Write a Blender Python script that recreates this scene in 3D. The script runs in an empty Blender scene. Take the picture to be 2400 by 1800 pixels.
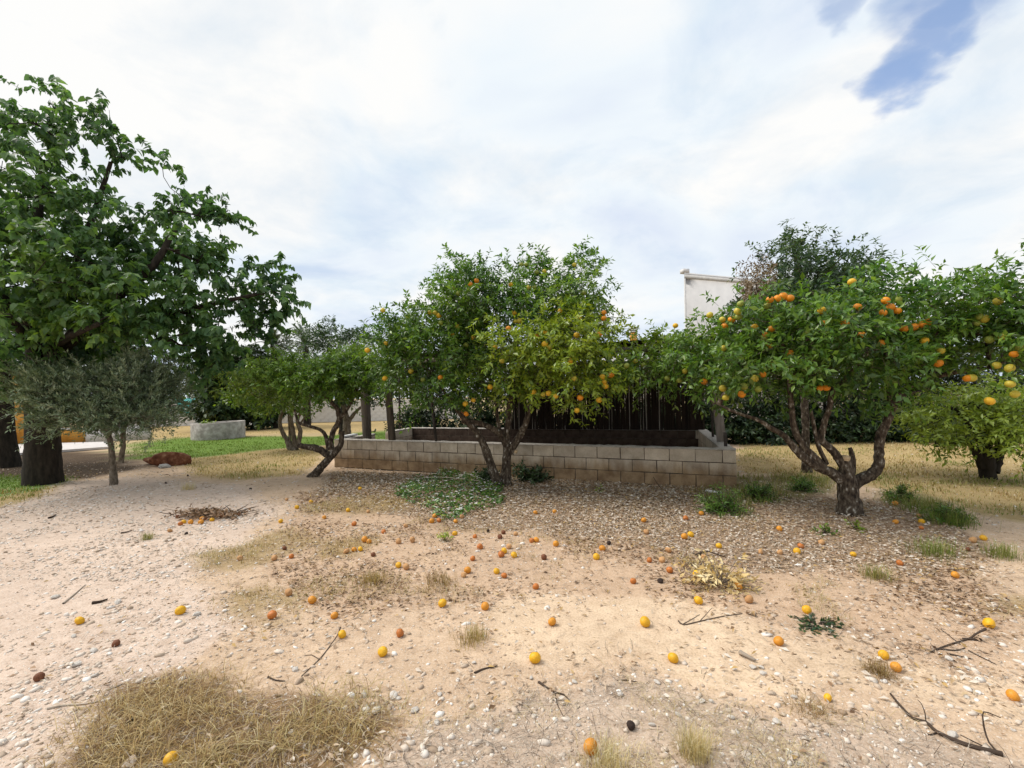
import bpy, bmesh, math, random
import numpy as np
from mathutils import Vector, Matrix

# ------------------------------------------------------------------ camera
random.seed(7)
RNG = np.random.default_rng(7)
sc = bpy.context.scene
H, F, YH, ROLL = 1.55, 1080.0, 926.0, math.radians(1.1)   # eye height, focal length in photo pixels, horizon row, roll
CAM = np.array([0.0, 0.0, H])
RIGHT = np.array([math.cos(ROLL), 0, -math.sin(ROLL)])
FWD = np.array([0.0, 1.0, 0.0])
UP = np.array([math.sin(ROLL), 0, math.cos(ROLL)])
cd = bpy.data.cameras.new('camera')
cd.sensor_fit = 'HORIZONTAL'; cd.sensor_width = 36.0
cd.lens = 36.0 * F / 2400.0
cd.shift_y = (YH - 900.0) / 2400.0
cd.clip_start = 0.05; cd.clip_end = 1500
cam = bpy.data.objects.new('camera', cd)
sc.collection.objects.link(cam)
cam.matrix_world = Matrix(((RIGHT[0], UP[0], -FWD[0], CAM[0]), (RIGHT[1], UP[1], -FWD[1], CAM[1]),
                           (RIGHT[2], UP[2], -FWD[2], CAM[2]), (0, 0, 0, 1)))
sc.camera = cam

# ------------------------------------------------------------------ light and sky
SUN_DIR = np.array([-0.62, 0.10, 0.80]); SUN_DIR /= np.linalg.norm(SUN_DIR)
sun_el = math.asin(SUN_DIR[2]); sun_az = math.atan2(SUN_DIR[0], SUN_DIR[1])
sl = bpy.data.lights.new('sun', 'SUN'); sl.energy = 1.5; sl.angle = math.radians(30); sl.color = (1.0, 0.95, 0.87)
so = bpy.data.objects.new('sun', sl); sc.collection.objects.link(so)
so.rotation_euler = Vector(SUN_DIR).to_track_quat('Z', 'Y').to_euler()
sc.view_settings.view_transform = 'Standard'; sc.view_settings.look = 'None'
sc.view_settings.gamma = 1.0; sc.view_settings.exposure = 1.35
sc.view_settings.use_curve_mapping = False
sc.render.engine = 'CYCLES'
sc.cycles.use_denoising = True
sc.cycles.max_bounces = 6; sc.cycles.diffuse_bounces = 3; sc.cycles.transmission_bounces = 3
sc.cycles.transparent_max_bounces = 4; sc.cycles.caustics_reflective = False; sc.cycles.caustics_refractive = False

def ray(px, py):
    d = RIGHT * ((px - 1200) / F) + FWD + UP * ((YH - py) / F)
    return d
def unit(v):
    v = np.asarray(v, float); return v / np.linalg.norm(v)

world = bpy.data.worlds.new('World'); sc.world = world; world.use_nodes = True
wn = world.node_tree; wn.nodes.clear()
def N(nt, typ, **kw):
    n = nt.nodes.new(typ)
    for k, v in kw.items():
        if k.startswith('i_'):
            key = k[2:]
            key = int(key) if key.isdigit() else key
            n.inputs[key].default_value = v
        else:
            setattr(n, k, v)
    return n
def L(nt, a, b): nt.links.new(a, b)
def build_sky():
    nt = wn
    out = N(nt, 'ShaderNodeOutputWorld'); bg = N(nt, 'ShaderNodeBackground'); bg.inputs[1].default_value = 1.0
    sky = N(nt, 'ShaderNodeTexSky'); sky.sky_type = 'NISHITA'; sky.sun_disc = False
    sky.sun_elevation = sun_el; sky.sun_rotation = sun_az; sky.altitude = 20; sky.air_density = 1.0; sky.dust_density = 1.0; sky.ozone_density = 4.0
    blue = N(nt, 'ShaderNodeVectorMath', operation='SCALE'); blue.inputs['Scale'].default_value = 0.085
    L(nt, sky.outputs[0], blue.inputs[0])
    tc = N(nt, 'ShaderNodeTexCoord')
    sep = N(nt, 'ShaderNodeSeparateXYZ'); L(nt, tc.outputs['Generated'], sep.inputs[0])
    zc = N(nt, 'ShaderNodeMath', operation='MAXIMUM'); zc.inputs[1].default_value = 0.0; L(nt, sep.outputs[2], zc.inputs[0])
    za = N(nt, 'ShaderNodeMath', operation='ADD'); za.inputs[1].default_value = 0.22; L(nt, zc.outputs[0], za.inputs[0])
    ux = N(nt, 'ShaderNodeMath', operation='DIVIDE'); L(nt, sep.outputs[0], ux.inputs[0]); L(nt, za.outputs[0], ux.inputs[1])
    uy = N(nt, 'ShaderNodeMath', operation='DIVIDE'); L(nt, sep.outputs[1], uy.inputs[0]); L(nt, za.outputs[0], uy.inputs[1])
    uv = N(nt, 'ShaderNodeCombineXYZ'); L(nt, ux.outputs[0], uv.inputs[0]); L(nt, uy.outputs[0], uv.inputs[1])
    n1 = N(nt, 'ShaderNodeTexNoise'); n1.inputs['Scale'].default_value = 1.15; n1.inputs['Detail'].default_value = 5; n1.inputs['Roughness'].default_value = 0.48
    n1.inputs['Distortion'].default_value = 0.35
    mp = N(nt, 'ShaderNodeMapping'); mp.inputs['Location'].default_value = (3.4, 1.9, 0.7); L(nt, uv.outputs[0], mp.inputs[0]); L(nt, mp.outputs[0], n1.inputs['Vector'])
    n2 = N(nt, 'ShaderNodeTexNoise'); n2.inputs['Scale'].default_value = 2.6; n2.inputs['Detail'].default_value = 8; n2.inputs['Roughness'].default_value = 0.6; n2.inputs['Distortion'].default_value = 0.3
    mp2 = N(nt, 'ShaderNodeMapping'); mp2.inputs['Location'].default_value = (9.1, 4.2, 2.0); L(nt, uv.outputs[0], mp2.inputs[0]); L(nt, mp2.outputs[0], n2.inputs['Vector'])
    # cloud body: bright white to thin lavender grey
    r1 = N(nt, 'ShaderNodeValToRGB'); L(nt, n1.outputs[0], r1.inputs[0])
    e = r1.color_ramp.elements
    e[0].position = 0.31; e[0].color = (0.265, 0.298, 0.362, 1)
    e[1].position = 0.55; e[1].color = (0.378, 0.381, 0.380, 1)
    m = e.new(0.455); m.color = (0.335, 0.362, 0.385, 1)
    r2 = N(nt, 'ShaderNodeValToRGB'); L(nt, n2.outputs[0], r2.inputs[0])
    e = r2.color_ramp.elements
    e[0].position = 0.34; e[0].color = (0.85, 0.90, 0.955, 1)
    e[1].position = 0.54; e[1].color = (1.03, 1.02, 1.01, 1)
    cl = N(nt, 'ShaderNodeMix', data_type='RGBA', blend_type='MULTIPLY'); cl.inputs[0].default_value = 1.0
    L(nt, r1.outputs[0], cl.inputs[6]); L(nt, r2.outputs[0], cl.inputs[7])
    # openings in the cloud deck
    n3 = N(nt, 'ShaderNodeTexNoise'); n3.inputs['Scale'].default_value = 8.0; n3.inputs['Detail'].default_value = 6; L(nt, uv.outputs[0], n3.inputs['Vector'])
    sub = N(nt, 'ShaderNodeVectorMath', operation='SUBTRACT'); sub.inputs[1].default_value = (0.5, 0.5, 0.5); L(nt, n3.outputs['Color'], sub.inputs[0])
    scl = N(nt, 'ShaderNodeVectorMath', operation='SCALE'); scl.inputs['Scale'].default_value = 0.13; L(nt, sub.outputs[0], scl.inputs[0])
    wa = N(nt, 'ShaderNodeVectorMath', operation='ADD'); L(nt, tc.outputs['Generated'], wa.inputs[0]); L(nt, scl.outputs[0], wa.inputs[1])
    wd = N(nt, 'ShaderNodeVectorMath', operation='NORMALIZE'); L(nt, wa.outputs[0], wd.inputs[0])
    prev = None
    for (px, py, deg, amp) in ((2220, 25, 2.7, 0.85), (2165, 95, 2.1, 0.8), (2118, 180, 2.8, 0.85), (2010, -60, 2.6, 0.5), (2290, -120, 5, 0.85), (1985, 5, 1.9, 0.55)):
        g = unit(ray(px, py))
        dt = N(nt, 'ShaderNodeVectorMath', operation='DOT_PRODUCT'); dt.inputs[1].default_value = tuple(g); L(nt, wd.outputs[0], dt.inputs[0])
        mr = N(nt, 'ShaderNodeMapRange', interpolation_type='SMOOTHSTEP')
        mr.inputs[1].default_value = math.cos(math.radians(deg * 1.25)); mr.inputs[2].default_value = math.cos(math.radians(deg * .15)); mr.inputs[3].default_value = 0; mr.inputs[4].default_value = amp
        L(nt, dt.outputs['Value'], mr.inputs[0])
        if prev is None: prev = mr.outputs[0]
        else:
            mx = N(nt, 'ShaderNodeMath', operation='MAXIMUM'); L(nt, prev, mx.inputs[0]); L(nt, mr.outputs[0], mx.inputs[1]); prev = mx.outputs[0]
    fin = N(nt, 'ShaderNodeMix', data_type='RGBA'); L(nt, prev, fin.inputs[0]); L(nt, cl.outputs[2], fin.inputs[6]); L(nt, blue.outputs[0], fin.inputs[7])
    L(nt, fin.outputs[2], bg.inputs[0]); L(nt, bg.outputs[0], out.inputs[0])
build_sky()

# ------------------------------------------------------------------ small maths
def hash2(ix, iy, s):
    h = (ix.astype(np.int64) * 374761393 + iy.astype(np.int64) * 668265263 + s * 974634777) & 0x7fffffff
    h = ((h ^ (h >> 13)) * 1274126177) & 0x7fffffff
    return ((h ^ (h >> 16)) & 0xffff) / 65535.0
def vnoise(x, y, s=0):
    x = np.asarray(x, float); y = np.asarray(y, float)
    ix = np.floor(x); iy = np.floor(y); fx = x - ix; fy = y - iy
    fx = fx * fx * (3 - 2 * fx); fy = fy * fy * (3 - 2 * fy)
    a = hash2(ix, iy, s); b = hash2(ix + 1, iy, s); c = hash2(ix, iy + 1, s); d = hash2(ix + 1, iy + 1, s)
    return (a * (1 - fx) + b * fx) * (1 - fy) + (c * (1 - fx) + d * fx) * fy
def fbm(x, y, s=0, o=4):
    t = 0; a = 0.5
    for i in range(o):
        t = t + a * vnoise(x * 2 ** i, y * 2 ** i, s + i * 17); a *= 0.5
    return t / (1 - 0.5 ** o)
def gz(x, y):
    """height of the uneven ground"""
    return 0.05 * (fbm(np.asarray(x) * 0.45 + 5, np.asarray(y) * 0.45, 3, 3) - 0.5) + 0.016 * (fbm(np.asarray(x) * 3, np.asarray(y) * 3, 9, 3) - 0.5)
def G(px, py, dz=0.0):
    """ground point seen at a photo pixel"""
    d = ray(px, py); z = 0.0
    for _ in range(4):
        t = (z - H) / d[2]; p = CAM + d * t; z = float(gz(p[0], p[1])) + dz
    return np.array([p[0], p[1], z])
def GZ(px, py, z):
    d = ray(px, py); return CAM + d * ((z - H) / d[2])
def P(px, py, Y): return CAM + ray(px, py) * Y
def proj(p):
    r = np.asarray(p) - CAM
    return 1200 + F * (r @ RIGHT) / r[..., 1], YH - F * (r @ UP) / r[..., 1], r[..., 1]
def nrm(a): return a / np.maximum(np.linalg.norm(a, axis=-1, keepdims=True), 1e-9)

# ------------------------------------------------------------------ scene helpers
COL = sc.collection
def tag(o, label=None, cat=None, group=None, kind=None):
    if label: o['label'] = label
    if cat: o['category'] = cat
    if group: o['group'] = group
    if kind: o['kind'] = kind
    return o
def empty(name, loc, label, cat, group=None):
    o = bpy.data.objects.new(name, None); COL.objects.link(o); o.location = loc
    o.empty_display_size = 0.1
    return tag(o, label, cat, group)
def link(name, me, parent=None):
    o = bpy.data.objects.new(name, me); COL.objects.link(o)
    if parent is not None:
        o.parent = parent
        o.matrix_parent_inverse = Matrix.Translation(-Vector(parent.location))
    return o
def np_mesh(name, V, T, mat, attrs=None, smooth=False):
    V = np.ascontiguousarray(V, dtype=np.float32); T = np.ascontiguousarray(T, dtype=np.int32)
    me = bpy.data.meshes.new(name)
    me.vertices.add(len(V)); me.vertices.foreach_set('co', V.ravel())
    me.loops.add(T.size); me.loops.foreach_set('vertex_index', T.ravel())
    me.polygons.add(len(T)); me.polygons.foreach_set('loop_start', np.arange(len(T), dtype=np.int32) * T.shape[1])
    me.update(calc_edges=True)
    if smooth: me.polygons.foreach_set('use_smooth', np.ones(len(T), dtype=bool))
    for k, a in (attrs or {}).items():
        a = np.ascontiguousarray(a, dtype=np.float32)
        if a.ndim == 1:
            at = me.attributes.new(k, 'FLOAT', 'POINT'); at.data.foreach_set('value', a)
        else:
            at = me.attributes.new(k, 'FLOAT_COLOR', 'POINT')
            if a.shape[1] == 3: a = np.concatenate([a, np.ones((len(a), 1), np.float32)], 1)
            at.data.foreach_set('color', np.ascontiguousarray(a).ravel())
    if mat: me.materials.append(mat)
    return me
class MB:
    """collects triangles, then becomes one mesh"""
    def __init__(s): s.v = []; s.t = []; s.n = 0; s.a = []
    def add(s, V, T, a=0.0):
        V = np.asarray(V, float); T = np.asarray(T, int)
        s.v.append(V); s.t.append(T + s.n); s.n += len(V); s.a.append(np.full(len(V), a))
    def mesh(s, name, mat, smooth=False):
        return np_mesh(name, np.concatenate(s.v), np.concatenate(s.t), mat, {'lv': np.concatenate(s.a)}, smooth)
def catmull(P_, R_, step):
    P_ = np.asarray(P_, float); R_ = np.asarray(R_, float)
    if len(P_) < 2: return P_, R_
    E = np.vstack([2 * P_[0] - P_[1], P_, 2 * P_[-1] - P_[-2]]); out = []; ro = []
    for i in range(len(P_) - 1):
        n = max(2, int(np.linalg.norm(P_[i + 1] - P_[i]) / step) + 1)
        for k in range(n):
            t = k / n; a, b, c, d = E[i], E[i + 1], E[i + 2], E[i + 3]
            out.append(0.5 * ((2 * b) + (c - a) * t + (2 * a - 5 * b + 4 * c - d) * t * t + (3 * b - a - 3 * c + d) * t ** 3))
            ro.append(R_[i] * (1 - t) + R_[i + 1] * t)
    out.append(P_[-1]); ro.append(R_[-1])
    return np.array(out), np.array(ro)
def tube(pts, rad, sides=8, rough=0.0, seed=0, cap=True):
    pts = np.asarray(pts, float); rad = np.asarray(rad, float); n = len(pts)
    tan = nrm(np.gradient(pts, axis=0)) if n > 2 else np.repeat(nrm((pts[1] - pts[0])[None]), n, 0)
    ref = np.array([0.3, 0.9, 0.2]) if abs(tan[0] @ np.array([0.3, 0.9, 0.2])) < 0.9 else np.array([1.0, 0, 0])
    a = nrm(np.cross(tan, ref)); b = np.cross(tan, a)
    th = np.arange(sides) * 2 * math.pi / sides
    rr = rad[:, None] * np.ones((1, sides))
    if rough:
        k = np.arange(n)[:, None]
        rr = rr * (1 + rough * (2 * fbm(k * 0.55 + seed * 3.1, np.cos(th)[None] * 1.6 + np.sin(th)[None] * 0.7 + seed, seed, 3) - 1))
    V = (pts[:, None] + rr[..., None] * (np.cos(th)[None, :, None] * a[:, None] + np.sin(th)[None, :, None] * b[:, None])).reshape(-1, 3)
    i = np.arange(n - 1)[:, None] * sides; j = np.arange(sides)[None]; j2 = (j + 1) % sides
    q = np.stack([i + j, i + j2, i + sides + j2, i + sides + j], -1).reshape(-1, 4)
    T = np.concatenate([q[:, [0, 1, 2]], q[:, [0, 2, 3]]])
    if cap:
        V = np.vstack([V, pts[-1] + tan[-1] * rad[-1] * 0.25]); e = len(V) - 1; o = (n - 1) * sides
        T = np.vstack([T, np.array([[o + k, o + (k + 1) % sides, e] for k in range(sides)])])
    return V, T
def box(cx, cy, cz, sx, sy, sz):
    V = np.array([[x, y, z] for z in (-.5, .5) for y in (-.5, .5) for x in (-.5, .5)]) * (sx, sy, sz) + (cx, cy, cz)
    T = np.array([[0, 2, 3], [0, 3, 1], [4, 5, 7], [4, 7, 6], [0, 1, 5], [0, 5, 4], [2, 6, 7], [2, 7, 3], [0, 4, 6], [0, 6, 2], [1, 3, 7], [1, 7, 5]])
    return V, T
def bevel_box_mesh(name, sx, sy, sz, bev, mat, jitter=0.0, seed=0, cuts=0):
    bm = bmesh.new(); bmesh.ops.create_cube(bm, size=1.0)
    for v in bm.verts: v.co = Vector((v.co.x * sx, v.co.y * sy, v.co.z * sz))
    bmesh.ops.bevel(bm, geom=bm.edges[:], offset=bev, segments=1, affect='EDGES')
    rr = random.Random(seed)
    if cuts: bmesh.ops.subdivide_edges(bm, edges=bm.edges[:], cuts=cuts, use_grid_fill=True)
    for v in bm.verts: v.co += Vector((rr.uniform(-1, 1), rr.uniform(-1, 1), rr.uniform(-1, 1))) * jitter
    me = bpy.data.meshes.new(name); bm.to_mesh(me); bm.free(); me.materials.append(mat)
    return me

# ------------------------------------------------------------------ materials
def new_mat(name):
    m = bpy.data.materials.new(name); m.use_nodes = True; nt = m.node_tree; nt.nodes.clear()
    out = N(nt, 'ShaderNodeOutputMaterial'); bs = N(nt, 'ShaderNodeBsdfPrincipled')
    L(nt, bs.outputs[0], out.inputs[0]); return m, nt, bs, out
def ramp(nt, src, stops):
    r = N(nt, 'ShaderNodeValToRGB'); L(nt, src, r.inputs[0]); e = r.color_ramp.elements
    e[0].position, e[0].color = stops[0][0], (*stops[0][1], 1); e[1].position, e[1].color = stops[-1][0], (*stops[-1][1], 1)
    for p, c in stops[1:-1]:
        k = e.new(p); k.color = (*c, 1)
    return r.outputs[0]
def noise(nt, scale, detail=4, rough=0.55, coord='Object', stretch=None, dist=0.0):
    tc = N(nt, 'ShaderNodeTexCoord'); n = N(nt, 'ShaderNodeTexNoise'); src = tc.outputs[coord]
    if coord == 'World':
        pass
    if stretch:
        mp = N(nt, 'ShaderNodeMapping'); mp.inputs['Scale'].default_value = stretch; L(nt, src, mp.inputs[0]); src = mp.outputs[0]
    L(nt, src, n.inputs['Vector']); n.inputs['Scale'].default_value = scale; n.inputs['Detail'].default_value = detail
    n.inputs['Roughness'].default_value = rough; n.inputs['Distortion'].default_value = dist
    return n.outputs[0]
def mixc(nt, fac, a, b, mode='MIX'):
    m = N(nt, 'ShaderNodeMix', data_type='RGBA', blend_type=mode)
    for s, i in ((fac, 0), (a, 6), (b, 7)):
        if isinstance(s, (int, float)): m.inputs[i].default_value = s
        elif isinstance(s, tuple): m.inputs[i].default_value = (*s, 1)
        else: L(nt, s, m.inputs[i])
    return m.outputs[2]
def bump(nt, bs, h, strength=0.4, dist=0.01):
    b = N(nt, 'ShaderNodeBump'); b.inputs['Strength'].default_value = strength; b.inputs['Distance'].default_value = dist
    L(nt, h, b.inputs['Height']); L(nt, b.outputs[0], bs.inputs['Normal'])
def attr(nt, name, out='Fac'):
    a = N(nt, 'ShaderNodeAttribute'); a.attribute_name = name; return a.outputs[out]
def geopos(nt): return N(nt, 'ShaderNodeNewGeometry').outputs['Position']
def leaf_mat(name, stops, tintcol, rough=0.36, trans=0.33, spec=0.5):
    m, nt, bs, out = new_mat(name)
    c = ramp(nt, attr(nt, 'lv'), stops)
    c = mixc(nt, attr(nt, 'tint'), c, tintcol)
    L(nt, c, bs.inputs['Base Color']); bs.inputs['Roughness'].default_value = rough; bs.inputs['Specular IOR Level'].default_value = spec
    tr = N(nt, 'ShaderNodeBsdfTranslucent'); L(nt, mixc(nt, 1.0, c, (1.6, 1.55, 0.7), 'MULTIPLY'), tr.inputs[0])
    mx = N(nt, 'ShaderNodeMixShader'); mx.inputs[0].default_value = trans
    L(nt, bs.outputs[0], mx.inputs[1]); L(nt, tr.outputs[0], mx.inputs[2]); L(nt, mx.outputs[0], out.inputs[0])
    return m
def dull_mat(name, stops, scale=12, rough=0.9, bmp=0.5, bd=0.01, stretch=None, detail=6, use_lv=False):
    m, nt, bs, out = new_mat(name)
    n = noise(nt, scale, detail, 0.6, 'Object', stretch)
    L(nt, ramp(nt, attr(nt, 'lv') if use_lv else n, stops), bs.inputs['Base Color'])
    bs.inputs['Roughness'].default_value = rough; bs.inputs['Specular IOR Level'].default_value = 0.2
    if bmp: bump(nt, bs, n, bmp, bd)
    return m
M = {}
M['citrus'] = leaf_mat('citrus_leaf', [(0.0, (0.020, 0.055, 0.014)), (0.5, (0.058, 0.150, 0.024)), (1.0, (0.130, 0.255, 0.042))], (0.25, 0.32, 0.03))
M['citrus_dark'] = leaf_mat('citrus_leaf_dark', [(0.0, (0.016, 0.038, 0.020)), (0.5, (0.036, 0.080, 0.034)), (1.0, (0.075, 0.130, 0.055))], (0.10, 0.15, 0.035))
M['lemon'] = leaf_mat('lemon_leaf', [(0.0, (0.08, 0.14, 0.018)), (0.5, (0.15, 0.24, 0.03)), (1.0, (0.23, 0.33, 0.05))], (0.30, 0.36, 0.05))
M['small_citrus'] = leaf_mat('small_citrus_leaf', [(0.0, (0.035, 0.085, 0.016)), (0.5, (0.080, 0.180, 0.024)), (1.0, (0.145, 0.27, 0.040))], (0.25, 0.30, 0.04))
M['mulberry'] = leaf_mat('mulberry_leaf', [(0.0, (0.034, 0.080, 0.036)), (0.5, (0.066, 0.152, 0.060)), (1.0, (0.125, 0.23, 0.092))], (0.17, 0.28, 0.03), 0.45, 0.42)
M['olive'] = leaf_mat('olive_leaf', [(0.0, (0.075, 0.112, 0.055)), (0.5, (0.155, 0.215, 0.115)), (1.0, (0.32, 0.38, 0.26))], (0.15, 0.22, 0.08), 0.5, 0.12)
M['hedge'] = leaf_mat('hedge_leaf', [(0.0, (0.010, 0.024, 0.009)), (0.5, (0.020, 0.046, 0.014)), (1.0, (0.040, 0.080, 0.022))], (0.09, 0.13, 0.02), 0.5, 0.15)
M['far_leaf'] = leaf_mat('far_leaf', [(0.0, (0.035, 0.055, 0.035)), (0.5, (0.060, 0.088, 0.052)), (1.0, (0.10, 0.13, 0.08))], (0.14, 0.17, 0.09), 0.6, 0.15)
M['dry_leaf'] = leaf_mat('dry_leaf', [(0.0, (0.10, 0.065, 0.035)), (0.5, (0.20, 0.145, 0.095)), (1.0, (0.34, 0.27, 0.20))], (0.42, 0.29, 0.12), 0.8, 0.15, 0.15)
M['litter'] = leaf_mat('fallen_leaf', [(0.0, (0.075, 0.042, 0.024)), (0.3, (0.27, 0.165, 0.095)), (0.65, (0.44, 0.335, 0.245)), (1.0, (0.62, 0.56, 0.49))], (0.45, 0.30, 0.12), 0.75, 0.1, 0.2)
M['pale_leaf'] = leaf_mat('pale_dried_leaf', [(0.0, (0.42, 0.28, 0.10)), (0.5, (0.62, 0.48, 0.24)), (1.0, (0.75, 0.65, 0.42))], (0.7, 0.5, 0.2), 0.75, 0.15, 0.2)
M['grass'] = leaf_mat('grass_blade', [(0.0, (0.17, 0.10, 0.045)), (0.35, (0.36, 0.24, 0.105)), (0.7, (0.48, 0.37, 0.18)), (1.0, (0.62, 0.53, 0.34))], (0.115, 0.195, 0.030), 0.7, 0.2, 0.2)
M['bark'] = dull_mat('citrus_bark', [(0.34, (0.022, 0.016, 0.012)), (0.50, (0.075, 0.056, 0.040)), (0.60, (0.14, 0.115, 0.085)), (0.68, (0.40, 0.38, 0.34))], 26, 0.95, 1.0, 0.02, (1, 1, 0.5))
M['bark_pale'] = dull_mat('pale_bark', [(0.30, (0.07, 0.055, 0.04)), (0.52, (0.17, 0.14, 0.105)), (0.70, (0.28, 0.245, 0.20))], 24, 0.9, 0.7, 0.01, (1, 1, 0.45))
M['bark_dark'] = dull_mat('dark_bark', [(0.3, (0.012, 0.010, 0.008)), (0.7, (0.05, 0.040, 0.031))], 14, 0.95, 0.8, 0.02, (1, 1, 0.3))
M['twig'] = dull_mat('twig_wood', [(0.0, (0.045, 0.030, 0.022)), (0.5, (0.14, 0.105, 0.08)), (1.0, (0.50, 0.43, 0.35))], 20, 0.9, 0, use_lv=True)
M['cut_wood'] = dull_mat('cut_wood', [(0.3, (0.40, 0.29, 0.17)), (0.7, (0.62, 0.48, 0.30))], 30, 0.8, 0.3)
M['pink_wood'] = dull_mat('pinkish_cut_wood', [(0.3, (0.50, 0.20, 0.12)), (0.7, (0.68, 0.36, 0.24))], 25, 0.8, 0.3)

def block_mat():
    m, nt, bs, out = new_mat('concrete_block')
    pos = geopos(nt)
    def nz(scale, d=5, r=0.6, st=None):
        n = N(nt, 'ShaderNodeTexNoise'); s = pos
        if st:
            mp = N(nt, 'ShaderNodeMapping'); mp.inputs['Scale'].default_value = st; L(nt, pos, mp.inputs[0]); s = mp.outputs[0]
        L(nt, s, n.inputs['Vector']); n.inputs['Scale'].default_value = scale; n.inputs['Detail'].default_value = d; n.inputs['Roughness'].default_value = r; return n.outputs[0]
    fine = nz(90, 4); mid = nz(5, 5); streak = nz(6, 4, 0.6, (1, 1, 0.25))
    oi = N(nt, 'ShaderNodeObjectInfo')
    c = ramp(nt, mid, [(0.3, (0.43, 0.365, 0.285)), (0.7, (0.64, 0.565, 0.465))])
    c = mixc(nt, 0.6, c, ramp(nt, oi.outputs['Random'], [(0, (0.72, 0.70, 0.68)), (1, (1.18, 1.16, 1.12))]), 'MULTIPLY')
    # reddish soil splash and run-off stains, strongest on the lower courses
    sep = N(nt, 'ShaderNodeSeparateXYZ'); L(nt, pos, sep.inputs[0])
    hz = N(nt, 'ShaderNodeMapRange'); hz.inputs[1].default_value = 0.50; hz.inputs[2].default_value = 0.10; L(nt, sep.outputs[2], hz.inputs[0])
    ad = N(nt, 'ShaderNodeMath', operation='ADD'); L(nt, hz.outputs[0], ad.inputs[0]); L(nt, streak, ad.inputs[1])
    st = N(nt, 'ShaderNodeMapRange', interpolation_type='SMOOTHSTEP'); st.inputs[1].default_value = 0.55; st.inputs[2].default_value = 1.35; st.inputs[4].default_value = 0.85; L(nt, ad.outputs[0], st.inputs[0])
    c = mixc(nt, st.outputs[0], c, ramp(nt, mid, [(0.35, (0.17, 0.095, 0.042)), (0.65, (0.32, 0.21, 0.105))]))
    c = mixc(nt, 0.5, c, ramp(nt, fine, [(0.25, (0.6, 0.6, 0.6)), (0.7, (1.15, 1.15, 1.15))]), 'MULTIPLY')
    L(nt, c, bs.inputs['Base Color']); bs.inputs['Roughness'].default_value = 0.95; bs.inputs['Specular IOR Level'].default_value = 0.15
    bump(nt, bs, fine, 0.6, 0.006); return m
M['block'] = block_mat()
M['mortar'] = dull_mat('mortar', [(0.3, (0.06, 0.048, 0.036)), (0.7, (0.15, 0.125, 0.10))], 30, 0.95, 0.6)
M['block_shade_painted'] = dull_mat('shade_painted_block', [(0.3, (0.045, 0.028, 0.02)), (0.7, (0.12, 0.085, 0.065))], 6, 0.95, 0.5)  # darker copy for the inner back wall, interior shade painted into the colour
M['mortar_cap'] = dull_mat('mortar_cap', [(0.3, (0.30, 0.27, 0.235)), (0.7, (0.50, 0.465, 0.42))], 25, 0.95, 0.7)
M['concrete'] = dull_mat('old_concrete', [(0.25, (0.16, 0.145, 0.125)), (0.5, (0.33, 0.30, 0.27)), (0.72, (0.50, 0.47, 0.43))], 5, 0.95, 0.5, 0.01)
M['white_wall'] = dull_mat('whitewashed_block', [(0.25, (0.55, 0.53, 0.51)), (0.7, (0.74, 0.73, 0.71))], 4, 0.9, 0.3)
M['house_white'] = dull_mat('house_render', [(0.3, (0.52, 0.515, 0.52)), (0.7, (0.60, 0.595, 0.595))], 2, 0.9, 0.15)
M['house_trim'] = dull_mat('house_trim', [(0.3, (0.42, 0.41, 0.40)), (0.7, (0.60, 0.59, 0.57))], 4, 0.9, 0.2)
M['roof_tile'] = dull_mat('roof_tile', [(0.3, (0.20, 0.12, 0.08)), (0.7, (0.42, 0.30, 0.22))], 10, 0.9, 0.3)
M['ochre'] = dull_mat('ochre_render', [(0.25, (0.30, 0.13, 0.025)), (0.5, (0.56, 0.27, 0.05)), (0.75, (0.62, 0.36, 0.10))], 3, 0.9, 0.3)
M['teal'] = dull_mat('turquoise_metal', [(0.3, (0.025, 0.30, 0.30)), (0.7, (0.06, 0.40, 0.38))], 5, 0.6, 0.1)
M['paving'] = dull_mat('pale_paving', [(0.3, (0.46, 0.43, 0.41)), (0.7, (0.60, 0.56, 0.54))], 6, 0.85, 0.3)
M['timber'] = dull_mat('weathered_timber', [(0.3, (0.060, 0.048, 0.038)), (0.7, (0.16, 0.135, 0.11))], 18, 0.9, 0.6, 0.006, (1, 1, 0.12))
M['timber_grey'] = dull_mat('grey_timber', [(0.3, (0.17, 0.15, 0.135)), (0.7, (0.34, 0.31, 0.285))], 16, 0.9, 0.5, 0.006, (1, 1, 0.12))
M['iron'] = dull_mat('rusty_iron', [(0.3, (0.03, 0.027, 0.026)), (0.7, (0.07, 0.058, 0.05))], 20, 0.7, 0.3)
M['cane'] = dull_mat('dry_cane', [(0.0, (0.012, 0.008, 0.006)), (0.8, (0.035, 0.023, 0.016)), (1.0, (0.34, 0.31, 0.27))], 20, 0.8, 0, use_lv=True)
M['plastic_white'] = dull_mat('white_plastic', [(0.3, (0.62, 0.62, 0.62)), (0.7, (0.78, 0.78, 0.78))], 10, 0.5, 0)
M['red_rock'] = dull_mat('red_stone', [(0.25, (0.07, 0.022, 0.012)), (0.55, (0.21, 0.085, 0.045)), (0.75, (0.40, 0.24, 0.14))], 7, 0.9, 0.8, 0.03)
M['grey_rock'] = dull_mat('grey_stone', [(0.25, (0.20, 0.19, 0.175)), (0.7, (0.50, 0.48, 0.45))], 6, 0.9, 0.8, 0.02)
M['stone'] = dull_mat('white_pebble', [(0.25, (0.40, 0.34, 0.28)), (0.5, (0.62, 0.57, 0.51)), (0.75, (0.74, 0.71, 0.67))], 30, 0.9, 0.8, 0.006)
M['tan_stone'] = dull_mat('tan_pebble', [(0.25, (0.46, 0.36, 0.27)), (0.7, (0.66, 0.56, 0.46))], 40, 0.85, 0.4, 0.004)
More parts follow.
